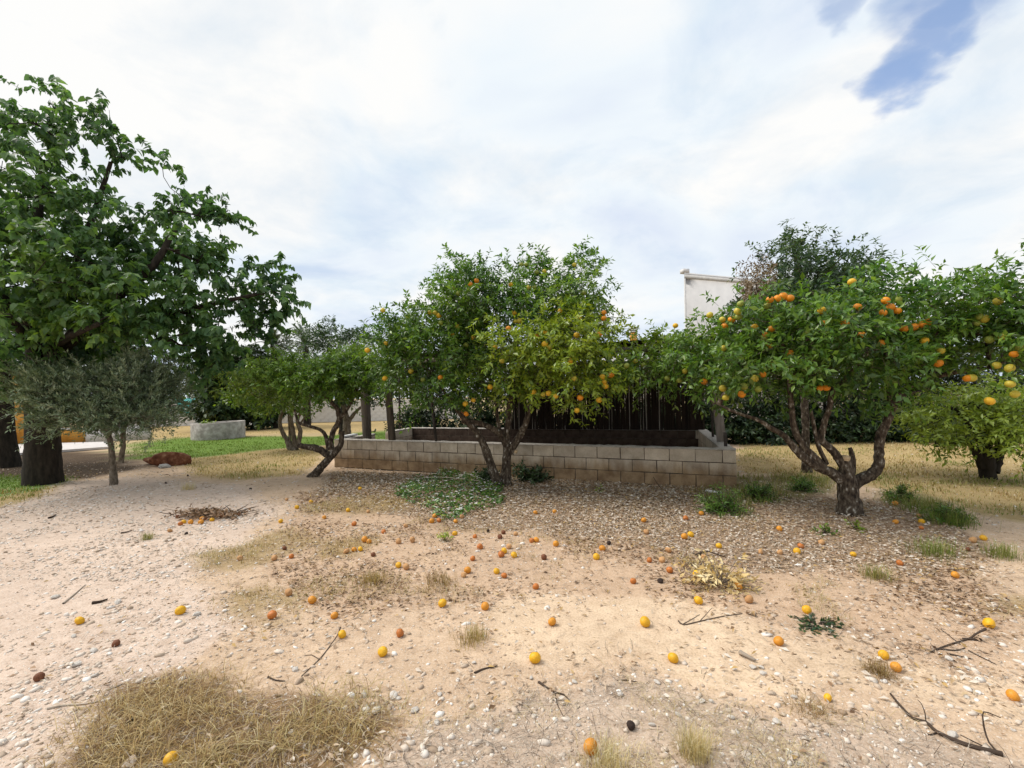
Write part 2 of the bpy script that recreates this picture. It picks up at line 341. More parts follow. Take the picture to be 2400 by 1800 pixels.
M['gravel'] = dull_mat('gravel_stone', [(0.0, (0.30, 0.22, 0.155)), (0.4, (0.48, 0.38, 0.29)), (0.7, (0.60, 0.52, 0.44)), (1.0, (0.74, 0.70, 0.65))], 60, 0.85, 0, use_lv=True)
M['flower'] = dull_mat('white_petal', [(0.3, (0.72, 0.72, 0.70)), (0.7, (0.8, 0.8, 0.78))], 10, 0.6, 0)
M['soil'] = dull_mat('dark_soil', [(0.3, (0.05, 0.035, 0.025)), (0.7, (0.12, 0.085, 0.06))], 14, 0.95, 0.8, 0.02)
def fruit_mat(name, stops, spots=0.0, rough=0.45, bmp=0.25):
    m, nt, bs, out = new_mat(name)
    oi = N(nt, 'ShaderNodeObjectInfo'); tc = N(nt, 'ShaderNodeTexCoord')
    ad = N(nt, 'ShaderNodeVectorMath', operation='ADD'); L(nt, tc.outputs['Object'], ad.inputs[0])
    sr = N(nt, 'ShaderNodeMath', operation='MULTIPLY'); sr.inputs[1].default_value = 37.0; L(nt, oi.outputs['Random'], sr.inputs[0])
    L(nt, sr.outputs[0], ad.inputs[1])
    n = N(nt, 'ShaderNodeTexNoise'); n.inputs['Scale'].default_value = 22; n.inputs['Detail'].default_value = 3; L(nt, ad.outputs[0], n.inputs['Vector'])
    c = ramp(nt, n.outputs[0], stops)
    c = mixc(nt, 0.5, c, ramp(nt, oi.outputs['Random'], [(0, (0.82, 0.78, 0.74)), (1, (1.1, 1.12, 1.1))]), 'MULTIPLY')
    if spots:
        n2 = N(nt, 'ShaderNodeTexNoise'); n2.inputs['Scale'].default_value = 55; n2.inputs['Detail'].default_value = 2; L(nt, ad.outputs[0], n2.inputs['Vector'])
        k = N(nt, 'ShaderNodeMapRange'); k.inputs[1].default_value = 0.66 - 0.06 * spots; k.inputs[2].default_value = 0.72; L(nt, n2.outputs[0], k.inputs[0])
        c = mixc(nt, k.outputs[0], c, (0.05, 0.022, 0.01))
    L(nt, c, bs.inputs['Base Color']); bs.inputs['Roughness'].default_value = rough; bs.inputs['Specular IOR Level'].default_value = 0.35
    f = N(nt, 'ShaderNodeTexNoise'); f.inputs['Scale'].default_value = 320; L(nt, tc.outputs['Object'], f.inputs['Vector'])
    bump(nt, bs, f.outputs[0], bmp, 0.002); return m
M['f_orange'] = fruit_mat('ripe_orange_skin', [(0.35, (0.64, 0.20, 0.010)), (0.65, (0.74, 0.30, 0.015))])
M['f_yellow'] = fruit_mat('yellow_orange_skin', [(0.35, (0.66, 0.36, 0.015)), (0.65, (0.74, 0.47, 0.04))])
M['f_green'] = fruit_mat('green_orange_skin', [(0.35, (0.17, 0.23, 0.035)), (0.65, (0.34, 0.37, 0.07))])
M['f_ygreen'] = fruit_mat('yellow_green_skin', [(0.35, (0.40, 0.36, 0.04)), (0.65, (0.60, 0.46, 0.06))])
M['g_yellow'] = fruit_mat('fallen_yellow_skin', [(0.35, (0.66, 0.30, 0.010)), (0.65, (0.76, 0.46, 0.02))], 0.6)
M['g_orange'] = fruit_mat('fallen_orange_skin', [(0.35, (0.56, 0.20, 0.016)), (0.65, (0.70, 0.32, 0.035))], 0.6)
M['g_red'] = fruit_mat('fallen_red_orange_skin', [(0.35, (0.40, 0.105, 0.018)), (0.65, (0.56, 0.20, 0.04))], 1.0)
M['g_tan'] = fruit_mat('dried_tan_skin', [(0.35, (0.42, 0.20, 0.075)), (0.65, (0.60, 0.36, 0.17))], 0.8, 0.8, 0.6)
M['g_brown'] = fruit_mat('rotten_brown_skin', [(0.35, (0.10, 0.030, 0.014)), (0.65, (0.22, 0.085, 0.035))], 0.6, 0.7, 0.7)
M['g_black'] = fruit_mat('withered_black_skin', [(0.35, (0.018, 0.011, 0.009)), (0.65, (0.05, 0.028, 0.02))], 0, 0.8, 0.8)
# ------------------------------------------------------------------ ground zones (outlines read off the photograph, laid on the ground)
def gp(pts):
    out = []
    for (px, py) in pts:
        p = GZ(px, py, 0.0); out.append((p[0], p[1]))
    return np.array(out)
def pip(x, y, poly):
    ins = np.zeros(np.shape(x), bool); n = len(poly); j = n - 1
    for i in range(n):
        xi, yi = poly[i]; xj, yj = poly[j]
        c = ((yi > y) != (yj > y)) & (x < (xj - xi) * (y - yi) / (yj - yi + 1e-12) + xi)
        ins ^= c; j = i
    return ins
ZONES = {
 'clump': [gp([(110, 1900), (190, 1760), (270, 1690), (290, 1600), (430, 1585), (560, 1625), (700, 1610), (760, 1650), (900, 1680), (960, 1720), (930, 1800), (900, 1900)])],
 'strip': [gp([(420, 1315), (520, 1292), (620, 1255), (700, 1232), (770, 1270), (650, 1322), (560, 1345), (440, 1348)]),
           gp([(530, 1400), (620, 1372), (720, 1385), (700, 1420), (600, 1440), (650, 1490), (570, 1500), (530, 1450)]),
           gp([(700, 1185), (820, 1160), (940, 1160), (960, 1190), (840, 1200), (720, 1205)]),
           gp([(2280, 1410), (2390, 1395), (2460, 1420), (2420, 1445), (2300, 1435)]),
           gp([(760, 1265), (880, 1255), (860, 1300), (760, 1310)])],
 'green': [gp([(300, 1040), (400, 1026), (660, 1022), (770, 1022), (900, 1008), (960, 1012), (940, 1032), (780, 1042), (640, 1052), (480, 1072), (310, 1078)]),
           gp([(-250, 1105), (90, 1118), (170, 1122), (90, 1152), (-250, 1200)])],
 'lawn': [gp([(230, 982), (1000, 978), (1000, 1004), (300, 1030)]),
          gp([(430, 1078), (640, 1052), (770, 1045), (760, 1085), (700, 1112), (560, 1126), (460, 1112)]),
          gp([(1725, 1030), (2500, 1010), (2900, 1030), (2900, 1260), (2450, 1240), (2260, 1190), (2100, 1150), (1900, 1118), (1725, 1108)]),
          gp([(-300, 1150), (90, 1148), (160, 1128), (90, 1170), (-300, 1260)])],
 'tuft': [gp([(1640, 1165), (1720, 1115), (1960, 1118), (1940, 1160), (1800, 1188), (1720, 1218), (1655, 1205)]),
          gp([(2040, 1150), (2150, 1152), (2260, 1200), (2250, 1240), (2150, 1198), (2060, 1180)])],
 'litter': [gp([(780, 1105), (1250, 1118), (1720, 1150), (1850, 1170), (2060, 1178), (2200, 1200), (2300, 1260), (2340, 1330), (2150, 1350), (1900, 1360), (1720, 1335), (1500, 1285), (1350, 1255), (1100, 1240), (900, 1205), (740, 1150)])],
 'thin_litter': [gp([(700, 1150), (1100, 1230), (1500, 1280), (1900, 1350), (2320, 1320), (2400, 1480), (2250, 1560), (2000, 1480), (1800, 1450), (1600, 1420), (1300, 1400), (1000, 1420), (800, 1450), (640, 1350)])],
 'sand': [gp([(1150, 1420), (1350, 1400), (1700, 1430), (1850, 1490), (2050, 1540), (2450, 1570), (2450, 1720), (2050, 1640), (1750, 1590), (1450, 1580), (1220, 1550)]),
          gp([(960, 1310), (1080, 1290), (1080, 1320), (980, 1330)])],
 'gravel': [gp([(-300, 1170), (300, 1118), (560, 1138), (650, 1200), (560, 1285), (430, 1330), (520, 1450), (450, 1570), (290, 1640), (130, 1850), (-500, 2000)])],
 'soil_painted_shade': [gp([(-300, 1046), (200, 1056), (300, 1062), (340, 1096), (180, 1126), (60, 1120), (-300, 1112)])],
 'straw': [gp([(980, 1700), (1300, 1620), (1700, 1620), (2050, 1700), (2400, 1790), (2400, 1950), (950, 1950)])],
}
def zone(name, x, y, amp=0.22, k=0, freq=1.6):
    wx = x + amp * (fbm(x * freq + 3, y * freq, 20 + k, 3) - 0.5) * 2; wy = y + amp * (fbm(x * freq, y * freq + 8, 40 + k, 3) - 0.5) * 2
    r = np.zeros(np.shape(x), bool)
    for poly in ZONES[name]: r |= pip(wx, wy, poly)
    return r
def zsoft(name, x, y, amp=0.25):
    s = 0.0; sc_ = 0.012 * np.maximum(y, 2)
    for k, (dx, dy) in enumerate(((0, 0), (1, 0), (-1, 0), (0, 1.6), (0, -1.6), (.7, 1), (-.7, -1))):
        s = s + zone(name, x + dx * sc_, y + dy * sc_, amp, 0)
    return s / 7.0

def ground_mat():
    m, nt, bs, out = new_mat('ground_soil')
    base = attr(nt, 'zone', 'Color')
    big = noise(nt, 1.3, 4); mid = noise(nt, 9, 5, 0.6); fine = noise(nt, 70, 5, 0.7)
    c = mixc(nt, 0.7, base, ramp(nt, big, [(0.3, (0.86, 0.83, 0.80)), (0.7, (1.10, 1.08, 1.05))]), 'MULTIPLY')
    c = mixc(nt, 0.8, c, ramp(nt, mid, [(0.28, (0.78, 0.74, 0.70)), (0.55, (1.0, 1.0, 1.0)), (0.75, (1.12, 1.12, 1.12))]), 'MULTIPLY')
    c = mixc(nt, 0.8, c, ramp(nt, fine, [(0.30, (0.62, 0.58, 0.54)), (0.5, (1.0, 1.0, 1.0)), (0.72, (1.18, 1.18, 1.18))]), 'MULTIPLY')
    vo = N(nt, 'ShaderNodeTexVoronoi'); tc = N(nt, 'ShaderNodeTexCoord'); L(nt, tc.outputs['Object'], vo.inputs['Vector']); vo.inputs['Scale'].default_value = 75
    k = N(nt, 'ShaderNodeMapRange'); k.inputs[1].default_value = 0.28; k.inputs[2].default_value = 0.16; L(nt, vo.outputs['Distance'], k.inputs[0])
    g = N(nt, 'ShaderNodeMath', operation='MULTIPLY'); L(nt, k.outputs[0], g.inputs[0]); L(nt, attr(nt, 'grit'), g.inputs[1])
    c = mixc(nt, g.outputs[0], c, (0.66, 0.60, 0.53))
    L(nt, c, bs.inputs['Base Color']); bs.inputs['Roughness'].default_value = 0.95; bs.inputs['Specular IOR Level'].default_value = 0.1
    ad = N(nt, 'ShaderNodeMath', operation='ADD'); L(nt, fine, ad.inputs[0]); L(nt, mid, ad.inputs[1])
    bump(nt, bs, ad.outputs[0], 0.7, 0.012); return m
M['ground'] = ground_mat()
def build_ground():
    xs = np.concatenate([-np.geomspace(400, 9.2, 40), np.arange(-9, 9, 0.05), np.geomspace(9.2, 400, 40)])
    ys = np.concatenate([np.linspace(-60, 0.4, 20), np.arange(0.6, 10, 0.05), np.arange(10, 20, 0.15), np.geomspace(20.3, 900, 50)])
    X, Y = np.meshgrid(xs, ys)
    x, y = X.ravel(), Y.ravel()
    z = gz(x, y) * np.clip(1.5 - np.hypot(x, y) / 60, 0, 1)
    col = np.array([0.56, 0.42, 0.30])[None] * np.ones((len(x), 1))       # ochre-pink soil
    n = fbm(x * 0.8, y * 0.8, 77, 4)[:, None]
    col = col * (0.9 + 0.2 * n)
    def mixin(name, c, w=1.0, amp=0.25):
        nonlocal col
        k = (zsoft(name, x, y, amp) * w)[:, None]; col = col * (1 - k) + np.array(c)[None] * k; return k[:, 0]
    far = np.clip((y - 13) / 6, 0, 1)[:, None]; col = col * (1 - far) + np.array([0.38, 0.30, 0.17]) * far
    gr = mixin('gravel', (0.60, 0.48, 0.395))
    sd = mixin('sand', (0.64, 0.495, 0.355))
    mixin('straw', (0.50, 0.40, 0.32), 0.8)
    mixin('thin_litter', (0.50, 0.355, 0.245), 0.7)
    li = mixin('litter', (0.30, 0.215, 0.15), 0.85, 0.6)
    mixin('lawn', (0.40, 0.30, 0.145)); mixin('green', (0.12, 0.20, 0.035)); mixin('tuft', (0.16, 0.15, 0.06), 0.8)
    mixin('strip', (0.33, 0.24, 0.12), 0.8); mixin('clump', (0.22, 0.14, 0.075), 0.9); mixin('soil_painted_shade', (0.065, 0.042, 0.024), 0.97)  # last zone: dark soil with the mulberry's shade painted in
    grit = np.clip(0.55 + 0.4 * gr - 0.35 * sd - 0.3 * li, 0, 1) * np.clip((16 - y) / 6, 0, 1)
    nx = len(xs); ny = len(ys); i = np.arange(ny - 1)[:, None] * nx; j = np.arange(nx - 1)[None]
    q = np.stack([i + j, i + j + 1, i + nx + j + 1, i + nx + j], -1).reshape(-1, 4)
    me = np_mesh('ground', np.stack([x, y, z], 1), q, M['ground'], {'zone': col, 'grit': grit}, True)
    tag(link('ground', me), 'dry sandy ground of the orchard with bare, gravelly and grassy patches', 'ground', kind='structure')
build_ground()

# ------------------------------------------------------------------ block enclosure
WL = np.array([-4.05, 10.42]); WR = np.array([3.49, 7.21]); BL = np.array([-3.15, 13.75]); BR = np.array([4.62, 10.95])
WT = 0.20; WALL_H = 0.62; BLK = 0.40; CRS = 0.205
E1 = (WR - WL) / np.linalg.norm(WR - WL)
def wallpt(a, b, t): return a + (b - a) * t
block_full = [bevel_box_mesh('block', BLK - 0.011, WT, CRS - 0.011, 0.006, M['block'], 0.0035, s, 1) for s in range(6)]
block_half = [bevel_box_mesh('half_block', BLK / 2 - 0.011, WT, CRS - 0.011, 0.006, M['block'], 0.0015, s) for s in range(2)]
inner_full = [bevel_box_mesh('inner_shade_block', BLK - 0.011, WT, CRS - 0.011, 0.006, M['block_shade_painted'], 0.0015, s) for s in range(3)]
def wall_run(root, a, b, side, gaps=(), courses=3, top=WALL_H, full=None):
    """lay courses of blocks from a to b; side = +1 puts the thickness to the left of a->b"""
    d = b - a; ln = np.linalg.norm(d); d = d / ln; nrml = np.array([-d[1], d[0]]) * side
    ang = math.atan2(d[1], d[0]); rr = random.Random(int(ln * 1000))
    for c in range(courses):
        z = top - CRS * (c + 0.5); s = 0.0; first = (c % 2 == 1)
        while s < ln - 0.06:
            w = BLK
            if first: w = BLK / 2; first = False
            if s + w > ln + 0.02: w = BLK / 2 if ln - s < 0.3 else BLK
            mid = s + w / 2
            if not any(g0 < mid < g1 for g0, g1 in gaps):
                p = a + d * mid + nrml * WT / 2
                o = link('block', random.choice(block_half if w < 0.3 else (full or block_full)), root)
                o.location = (p[0] + rr.uniform(-.002, .002), p[1] + nrml[1] * rr.uniform(-.003, .003), z + rr.uniform(-.002, .002))
                o.rotation_euler = (rr.gauss(0, .004), rr.gauss(0, .004), ang + rr.gauss(0, .006) + (math.pi if rr.random() < .5 else 0))
            s += w
    segs = []; s0 = 0.0
    for g0, g1 in gaps: segs.append((s0, g0)); s0 = g1
    segs.append((s0, ln))
    for g0, g1 in segs:
        mb = MB(); cp = MB()
        n = max(2, int((g1 - g0) / 0.08)); tt = np.linspace(g0, g1, n)
        for lst, th, z0, z1 in ((mb, WT - 0.02, top - CRS * courses - 0.05, top - 0.006),):
            V = []; off = (WT - th) / 2
            for t in (g0 + .004, g1 - .004):
                for o_ in (off, off + th):
                    for z in (z0, z1): p = a + d * t + nrml * o_; V.append((p[0], p[1], z))
            T = [(0, 1, 3), (0, 3, 2), (4, 6, 7), (4, 7, 5), (0, 4, 5), (0, 5, 1), (2, 3, 7), (2, 7, 6), (1, 5, 7), (1, 7, 3), (0, 2, 6), (0, 6, 4)]
            lst.add(V, T)
        # uneven mortar skim along the top
        prof = []
        for i, t in enumerate(tt):
            j1 = rr.uniform(-.006, .010); j2 = rr.uniform(-.006, .010); h = 0.014 + rr.uniform(-.004, .008)
            q = [(-.004 - j1, -.004), (-.006 - j1, h * .6), (.02, h), (WT - .02, h), (WT + .006 + j2, h * .6), (WT + .004 + j2, -.004)]
            for u, zz in q:
                p = a + d * t + nrml * u; prof.append((p[0], p[1], top + zz))
        T = []
        for i in range(n - 1):
            for k in range(5):
                A = i * 6 + k; T += [(A, A + 1, A + 7), (A, A + 7, A + 6)]
        T += [(0, 1, 2), (0, 2, 3), (0, 3, 4), (0, 4, 5)]; o_ = (n - 1) * 6; T += [(o_, o_ + 2, o_ + 1), (o_, o_ + 3, o_ + 2), (o_, o_ + 4, o_ + 3), (o_, o_ + 5, o_ + 4)]
        cp.add(prof, T)
        link('mortar_core', mb.mesh('mortar_core', M['mortar']), root)
        link('mortar_cap', cp.mesh('mortar_cap', M['mortar_cap']), root)
enc = empty('block_enclosure', (WR[0], WR[1], 0), 'low walled enclosure of grey stained concrete blocks behind the middle orange tree', 'block wall')
wall_run(enc, WL, WR, 1)
def lerp_side(a, b):
    d = b - a; return d / np.linalg.norm(d)
ds = lerp_side(WR, BR); wall_run(enc, WR + ds * (WT + .004), BR, 1)
dl = lerp_side(WL, BL); wall_run(enc, WL + dl * (WT + .004), BL, -1, gaps=((1.2, 2.1),))
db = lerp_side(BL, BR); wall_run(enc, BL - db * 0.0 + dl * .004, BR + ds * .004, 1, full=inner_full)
# bare earth inside
V = [(*WL, .0), (*WR, .0), (*BR, .0), (*BL, .0)]
me = np_mesh('enclosure_earth', np.array([(p[0], p[1], 0.055) for p in (WL + dl * .1, WR + ds * .1, BR, BL)]), np.array([[0, 1, 2, 3]]), M['soil'])
tag(link('earth', me), 'dark bare earth inside the block enclosure', 'earth', kind='structure')

# ------------------------------------------------------------------ cane shelter with an added shade roof over the enclosure
perg = empty('cane_shelter', (*wallpt(WL, WR, .5), 0), 'dark cane shelter on posts with an added shade roof rising out of the block enclosure', 'shelter')
def post(p0, p1, w, d, mat, name='post', rot=0.0):
    p0 = np.array(p0, float); p1 = np.array(p1, float); mb = MB(); n = 5
    V = []
    c, s = math.cos(rot), math.sin(rot)
    for k in range(n):
        q = p0 + (p1 - p0) * k / (n - 1); j = 1 + random.uniform(-.04, .04)
        for (u, v) in ((-.5, -.42), (-.42, -.5), (.42, -.5), (.5, -.42), (.5, .42), (.42, .5), (-.42, .5), (-.5, .42)):
            a, b = u * w * j, v * d * j; V.append((q[0] + a * c - b * s, q[1] + a * s + b * c, q[2]))
    T = []
    for k in range(n - 1):
        for i in range(8):
            a = k * 8 + i; b = k * 8 + (i + 1) % 8; T += [(a, b, b + 8), (a, b + 8, a + 8)]
    o = (n - 1) * 8; T += [(o, o + i, o + i + 1) for i in range(1, 7)]; T += [(0, i + 1, i) for i in range(1, 7)]
    mb.add(V, T); return link(name, mb.mesh(name, mat), perg)
RZ = 2.28
def on_top(px, py): return GZ(px, py, WALL_H + .012)
ang = math.atan2(E1[1], E1[0])
def up_to(p, px, py): # the upper end of a post that leans through a photo pixel
    q = P(px, py, p[1]); k = (RZ - p[2]) / max(q[2] - p[2], .1); return np.array([p[0] + (q[0] - p[0]) * k, p[1], RZ])
def wall_at_px(px):
    best = min(np.linspace(0, 1, 400), key=lambda t: abs(proj(np.array([*(WL + (WR - WL) * t), WALL_H]))[0] - px))
    return WL + (WR - WL) * best + np.array([-E1[1], E1[0]]) * WT * .5
b = wall_at_px(913); b = np.array([b[0], b[1], WALL_H - .02]); post(b, up_to(b, 908, 890), .115, .115, M['timber'], rot=ang)
b = wall_at_px(1017); b = np.array([b[0], b[1], WALL_H - .02]); post(b, up_to(b, 1012, 945), .045, .045, M['iron'], rot=ang)
b = on_top(1692, 1036); b[2] -= .03; post(b, up_to(b, 1681, 950), .16, .05, M['timber_grey'], rot=ang)
b = on_top(1671, 1024); b[2] -= .03; post(b, up_to(b, 1668, 945), .05, .05, M['iron'], rot=ang)
b = on_top(1701, 1046); b[2] -= .03; post(b, b + np.array([-.01, 0, .26]), .055, .055, M['iron'], 'stub_post', rot=ang)
b = on_top(937, 1006); b[2] -= .03; post(b, up_to(b, 936, 925), .045, .045, M['iron'], rot=ang)
b = on_top(862, 1022); b[2] = .0; post(b, up_to(b, 856, 930), .17, .15, M['timber'], rot=ang)
e2 = np.array([-E1[1], E1[0]])
def beam(a, b, w, h, z, name='beam'):
    d = unit(b - a); n = np.array([-d[1], d[0]]); V = []
    for p in (a, b):
        for u in (-.5, .5):
            for k in (-.5, .5): V.append((p[0] + n[0] * u * w, p[1] + n[1] * u * w, z + k * h))
    T = [(0, 1, 3), (0, 3, 2), (4, 6, 7), (4, 7, 5), (0, 4, 5), (0, 5, 1), (2, 3, 7), (2, 7, 6), (1, 5, 7), (1, 7, 3), (0, 2, 6), (0, 6, 4)]
    mb = MB(); mb.add(V, T); link(name, mb.mesh(name, M['timber']), perg)
fa = WL + (WR - WL) * .22 + e2 * .15; fb = WR + ds * .25 - E1 * .05; ba = BL + (BR - BL) * .18; bb = BR - db * .1
beam(fa, fb, .09, .10, RZ + .02); beam(ba, bb, .09, .10, RZ + .02); beam(fa, ba, .08, .08, RZ + .11); beam(fb, bb, .08, .08, RZ + .11)
def canes(name, a, b, ends, r, n, parent, seed):
    """n canes side by side between edge a->b and the edge given by ends"""
    rr = random.Random(seed); mb = MB(); c, d = ends
    for i in range(n):
        t = (i + rr.uniform(-.3, .3)) / n; p = a + (b - a) * t; q = c + (d - c) * (t + rr.uniform(-.006, .006))
        if rr.random() < .05: continue
        q = p + (q - p) * rr.uniform(.93, 1.03); m1 = p + (q - p) * .5 + np.array([rr.gauss(0, .012), rr.gauss(0, .012), rr.gauss(0, .01)])
        V, T = tube([p, m1, q], [r * rr.uniform(.7, 1.2)] * 3, 5, cap=False); mb.add(V, T, 1.0 if rr.random() < .035 else rr.uniform(0, .8))
    o = link(name, mb.mesh(name, M['cane'], True), parent); o['kind'] = 'stuff'; return o
z3 = lambda p, z: np.array([p[0], p[1], z])
canes('added_shade_roof', z3(fa, RZ + .17), z3(fb, RZ + .17), (z3(ba, RZ + .17), z3(bb, RZ + .17)), .018, 330, perg, 1)  # unseen cane mat added overhead to keep the enclosure dark
sa = BL + (BR - BL) * .40 + dl * -.05; sb = BR - db * .05
canes('cane_screen', z3(sa, WALL_H + .005), z3(sb, WALL_H + .005), (z3(sa, RZ + .05), z3(sb, RZ + .05)), .012, 420, perg, 2)

# ------------------------------------------------------------------ garden walls, well and houses in the distance
def wall_box(name, a, b, t, z0, z1, mat, label=None, cat='wall', parent=None, back=None):
    a = np.array(a, float); b = np.array(b, float); d = unit(b - a); n = (np.array([-d[1], d[0]]) if back is None else unit(back)) * t; V = []
    for p in (a, b):
        for u in (0, 1):
            for z in (z0, z1): V.append((p[0] + n[0] * u, p[1] + n[1] * u, z))
    T = [(0, 1, 3), (0, 3, 2), (4, 6, 7), (4, 7, 5), (0, 4, 5), (0, 5, 1), (2, 3, 7), (2, 7, 6), (1, 5, 7), (1, 7, 3), (0, 2, 6), (0, 6, 4)]
    o = link(name, np_mesh(name, V, T, mat), parent)
    if label: tag(o, label, cat)
    return o
# far whitewashed block wall: courses as real pieces
fw = empty('boundary_wall', (-9, 22, 0), 'far whitewashed block boundary wall beyond the lawn', 'wall')
fblk = bevel_box_mesh('white_block', .492, .2, .192, .008, M['white_wall'])
A = np.array([-25.0, 28.5]); B = np.array([-3.5, 31.5]); d = unit(B - A); ln = np.linalg.norm(B - A); an = math.atan2(d[1], d[0])
tealx = [np.linalg.norm(P(px, 960, 29.3)[:2] - A) for px in (428, 474)]
for c in range(7):
    s = (c % 2) * .25
    while s < ln:
        if not (c >= 4 and tealx[0] - .3 < s + .25 < tealx[1] + .3):
            p = A + d * (s + .25); o = link('block', fblk, fw); o.location = (p[0], p[1], .1 + c * .2); o.rotation_euler = (0, 0, an)
        s += .5
wall_box('mortar_core', A + np.array([-d[1], d[0]]) * -.085, B + np.array([-d[1], d[0]]) * -.085, .17, 0, .79, M['white_wall'], parent=fw)
g0 = A + d * (tealx[0] - .25); g1 = A + d * (tealx[1] + .25)
gate = empty('metal_panel', (*g0, .8), 'turquoise sheet metal panel set on the far white wall', 'panel')
wall_box('sheet', g0, g1, .03, .805, 1.68, M['teal'], parent=gate)
for t in (0, .5, 1): p = g0 + (g1 - g0) * t; wall_box('rib', p - d * .02, p + d * .02, -.04, .80, 1.70, M['teal'], parent=gate)
wall_box('rail', g0, g1, .045, 1.685, 1.74, M['teal'], parent=gate)
# right-hand boundary wall, mostly hidden
wall_box('garden_wall', (7, 16.6), (20, 13.5), .2, 0, .95, M['concrete'], 'grey low wall glimpsed behind the hedge on the right', 'wall')
# ochre annex on the left, behind the mulberry trunk
oc = empty('ochre_annex', (-11, 14, 0), 'ochre rendered annex with whitewashed corner behind the big tree trunk', 'building')
p0 = GZ(-160, 1046, 0); p1 = GZ(76, 1042, 0); p2 = GZ(200, 1037, 0); p3 = GZ(350, 1030, 0)
wall_box('wall', p0[:2], p1[:2], .3, 0, 2.7, M['ochre'], parent=oc)
wall_box('low_wall', p1[:2] + .004, p2[:2], .3, 0, .52, M['ochre'], parent=oc)
wall_box('white_corner', p2[:2] + .004, p3[:2], .3, 0, .56, M['white_wall'], parent=oc)
wall_box('coping', p1[:2] - np.array([0, .03]), p2[:2] - np.array([0, .03]), .36, .524, .58, M['white_wall'], parent=oc)
c0 = [GZ(-160, 1082, 0), GZ(262, 1051, 0), GZ(262, 1039, 0), GZ(-160, 1050, 0)]
slab = bmesh.new(); vs = [slab.verts.new((p[0], p[1], .0)) for p in c0]; f = slab.faces.new(vs)
r_ = bmesh.ops.extrude_face_region(slab, geom=[f]); [setattr(v, 'co', v.co + Vector((0, 0, .07))) for v in r_['geom'] if isinstance(v, bmesh.types.BMVert)]
me = bpy.data.meshes.new('paved_strip'); slab.to_mesh(me); slab.free(); me.materials.append(M['paving'])
tag(link('paved_strip', me), 'pale paved strip along the foot of the ochre annex', 'paving', kind='structure')
# round concrete well ring planted with weeds
wc = GZ(513, 1031, 0); wc = np.array([wc[0] * (1 + .95 / wc[1]), wc[1] + .95, 0])
well = empty('well_ring', tuple(wc), 'round weathered concrete well ring standing on the green lawn', 'well')
def ring(r0, r1, z0, z1, mat, name, seed=0, n=40):
    V = []; rr = random.Random(seed)
    for i in range(n):
        a = 2 * math.pi * i / n; j = rr.uniform(-.008, .008); ca, sa_ = math.cos(a), math.sin(a)
        t = .035 * math.cos(a - .3)
        for r, z in ((r1 + j, z0), (r1 + j, z1 - .015 + t), (r1 - .015, z1 + t), (r0 + .015, z1 + t), (r0, z1 - .015 + t), (r0, z0 + .1)):
            V.append((wc[0] + ca * r, wc[1] + sa_ * r, z))
    T = []
    for i in range(n):
        for k in range(5):
            a = i * 6 + k; b = ((i + 1) % n) * 6 + k; T += [(a, b, b + 1), (a, b + 1, a + 1)]
    return link(name, np_mesh(name, V, T, mat), well)
ring(.82, .97, -.02, .66, M['concrete'], 'ring')
V = [(wc[0], wc[1], .54)] + [(wc[0] + .83 * math.cos(a), wc[1] + .83 * math.sin(a), .50) for a in np.linspace(0, 2 * math.pi, 24, endpoint=False)]
link('soil', np_mesh('soil', V, [(0, i + 1, (i + 1) % 24 + 1) for i in range(24)], M['soil']), well)
# white house behind the right-hand trees
hs = empty('white_house', (11, 26, 0), 'flat-topped white house rising behind the trees on the right', 'house')
hl = P(1609, 900, 25.0)[:2]; hr = P(1960, 900, 29.0)[:2]; zt = P(1611, 640, 25.0)[2]
hd = unit(hr - hl); hn = np.array([-hd[1], hd[0]])
wall_box('wall', hl, hr, 7.0, 0, zt - .30, M['house_white'], parent=hs, back=(.5, 1.0))
wall_box('cornice', hl - hd * .10 - hn * .10, hr + hd * .1 - hn * .1, 7.2, zt - .296, zt - .10, M['house_trim'], parent=hs, back=(.5, 1.0))
wall_box('parapet_cap', hl - hd * .04 - hn * .04, hr + hd * .04 - hn * .04, 7.08, zt - .096, zt + .02, M['house_white'], parent=hs, back=(.5, 1.0))
wall_box('corner_post', hl - hd * .05 - hn * .05, hl + hd * .30 - hn * .05, .34, zt + .024, zt + .24, M['house_white'], parent=hs)
pipe = MB(); q = hl - hd * .03 - hn * .06; Vp, Tp = tube([(q[0], q[1], 0), (q[0], q[1], zt - .3)], [.05, .05], 10); pipe.add(Vp, Tp); link('drainpipe', pipe.mesh('drainpipe', M['house_trim'], True), hs)
for i, tt in enumerate((.35, .7)):
    c = hl + (hr - hl) * tt - hn * .02; w = wall_box('window', c - hd * .55, c + hd * .55, .06, 1.2, 2.5, M['house_trim'], parent=hs)
    c = c - hn * .01; wall_box('pane', c - hd * .46, c + hd * .46, .03, 1.3, 2.4, M['iron'], parent=w)
# low white house with a chimney between the trees
lh = empty('low_house', (9, 31, 0), 'low white house with a stacked-tile chimney seen between the orange trees', 'house')
ll = P(1440, 900, 30.0)[:2]; lr = P(1570, 900, 30.5)[:2]; zt2 = P(1520, 803, 30.2)[2]
wall_box('wall', ll, lr, 5.0, 0, zt2 - .12, M['house_white'], parent=lh)
wall_box('roof_edge', ll - .15, lr + np.array([.15, -.15]), 5.3, zt2 - .116, zt2, M['house_trim'], parent=lh)
cc = P(1485.5, 790, 31.0); zc_ = P(1485, 768, 31.0)[2]
wall_box('chimney', (cc[0] - .20, 30.9), (cc[0] + .20, 30.9), .4, zt2 + .004, zc_ - .34, M['ochre'], parent=lh)
for k in range(3): wall_box('chimney_tile', (cc[0] - .25, 30.85), (cc[0] + .25, 30.85), .5, zc_ - .30 + k * .12, zc_ - .24 + k * .12, M['house_white'], parent=lh)
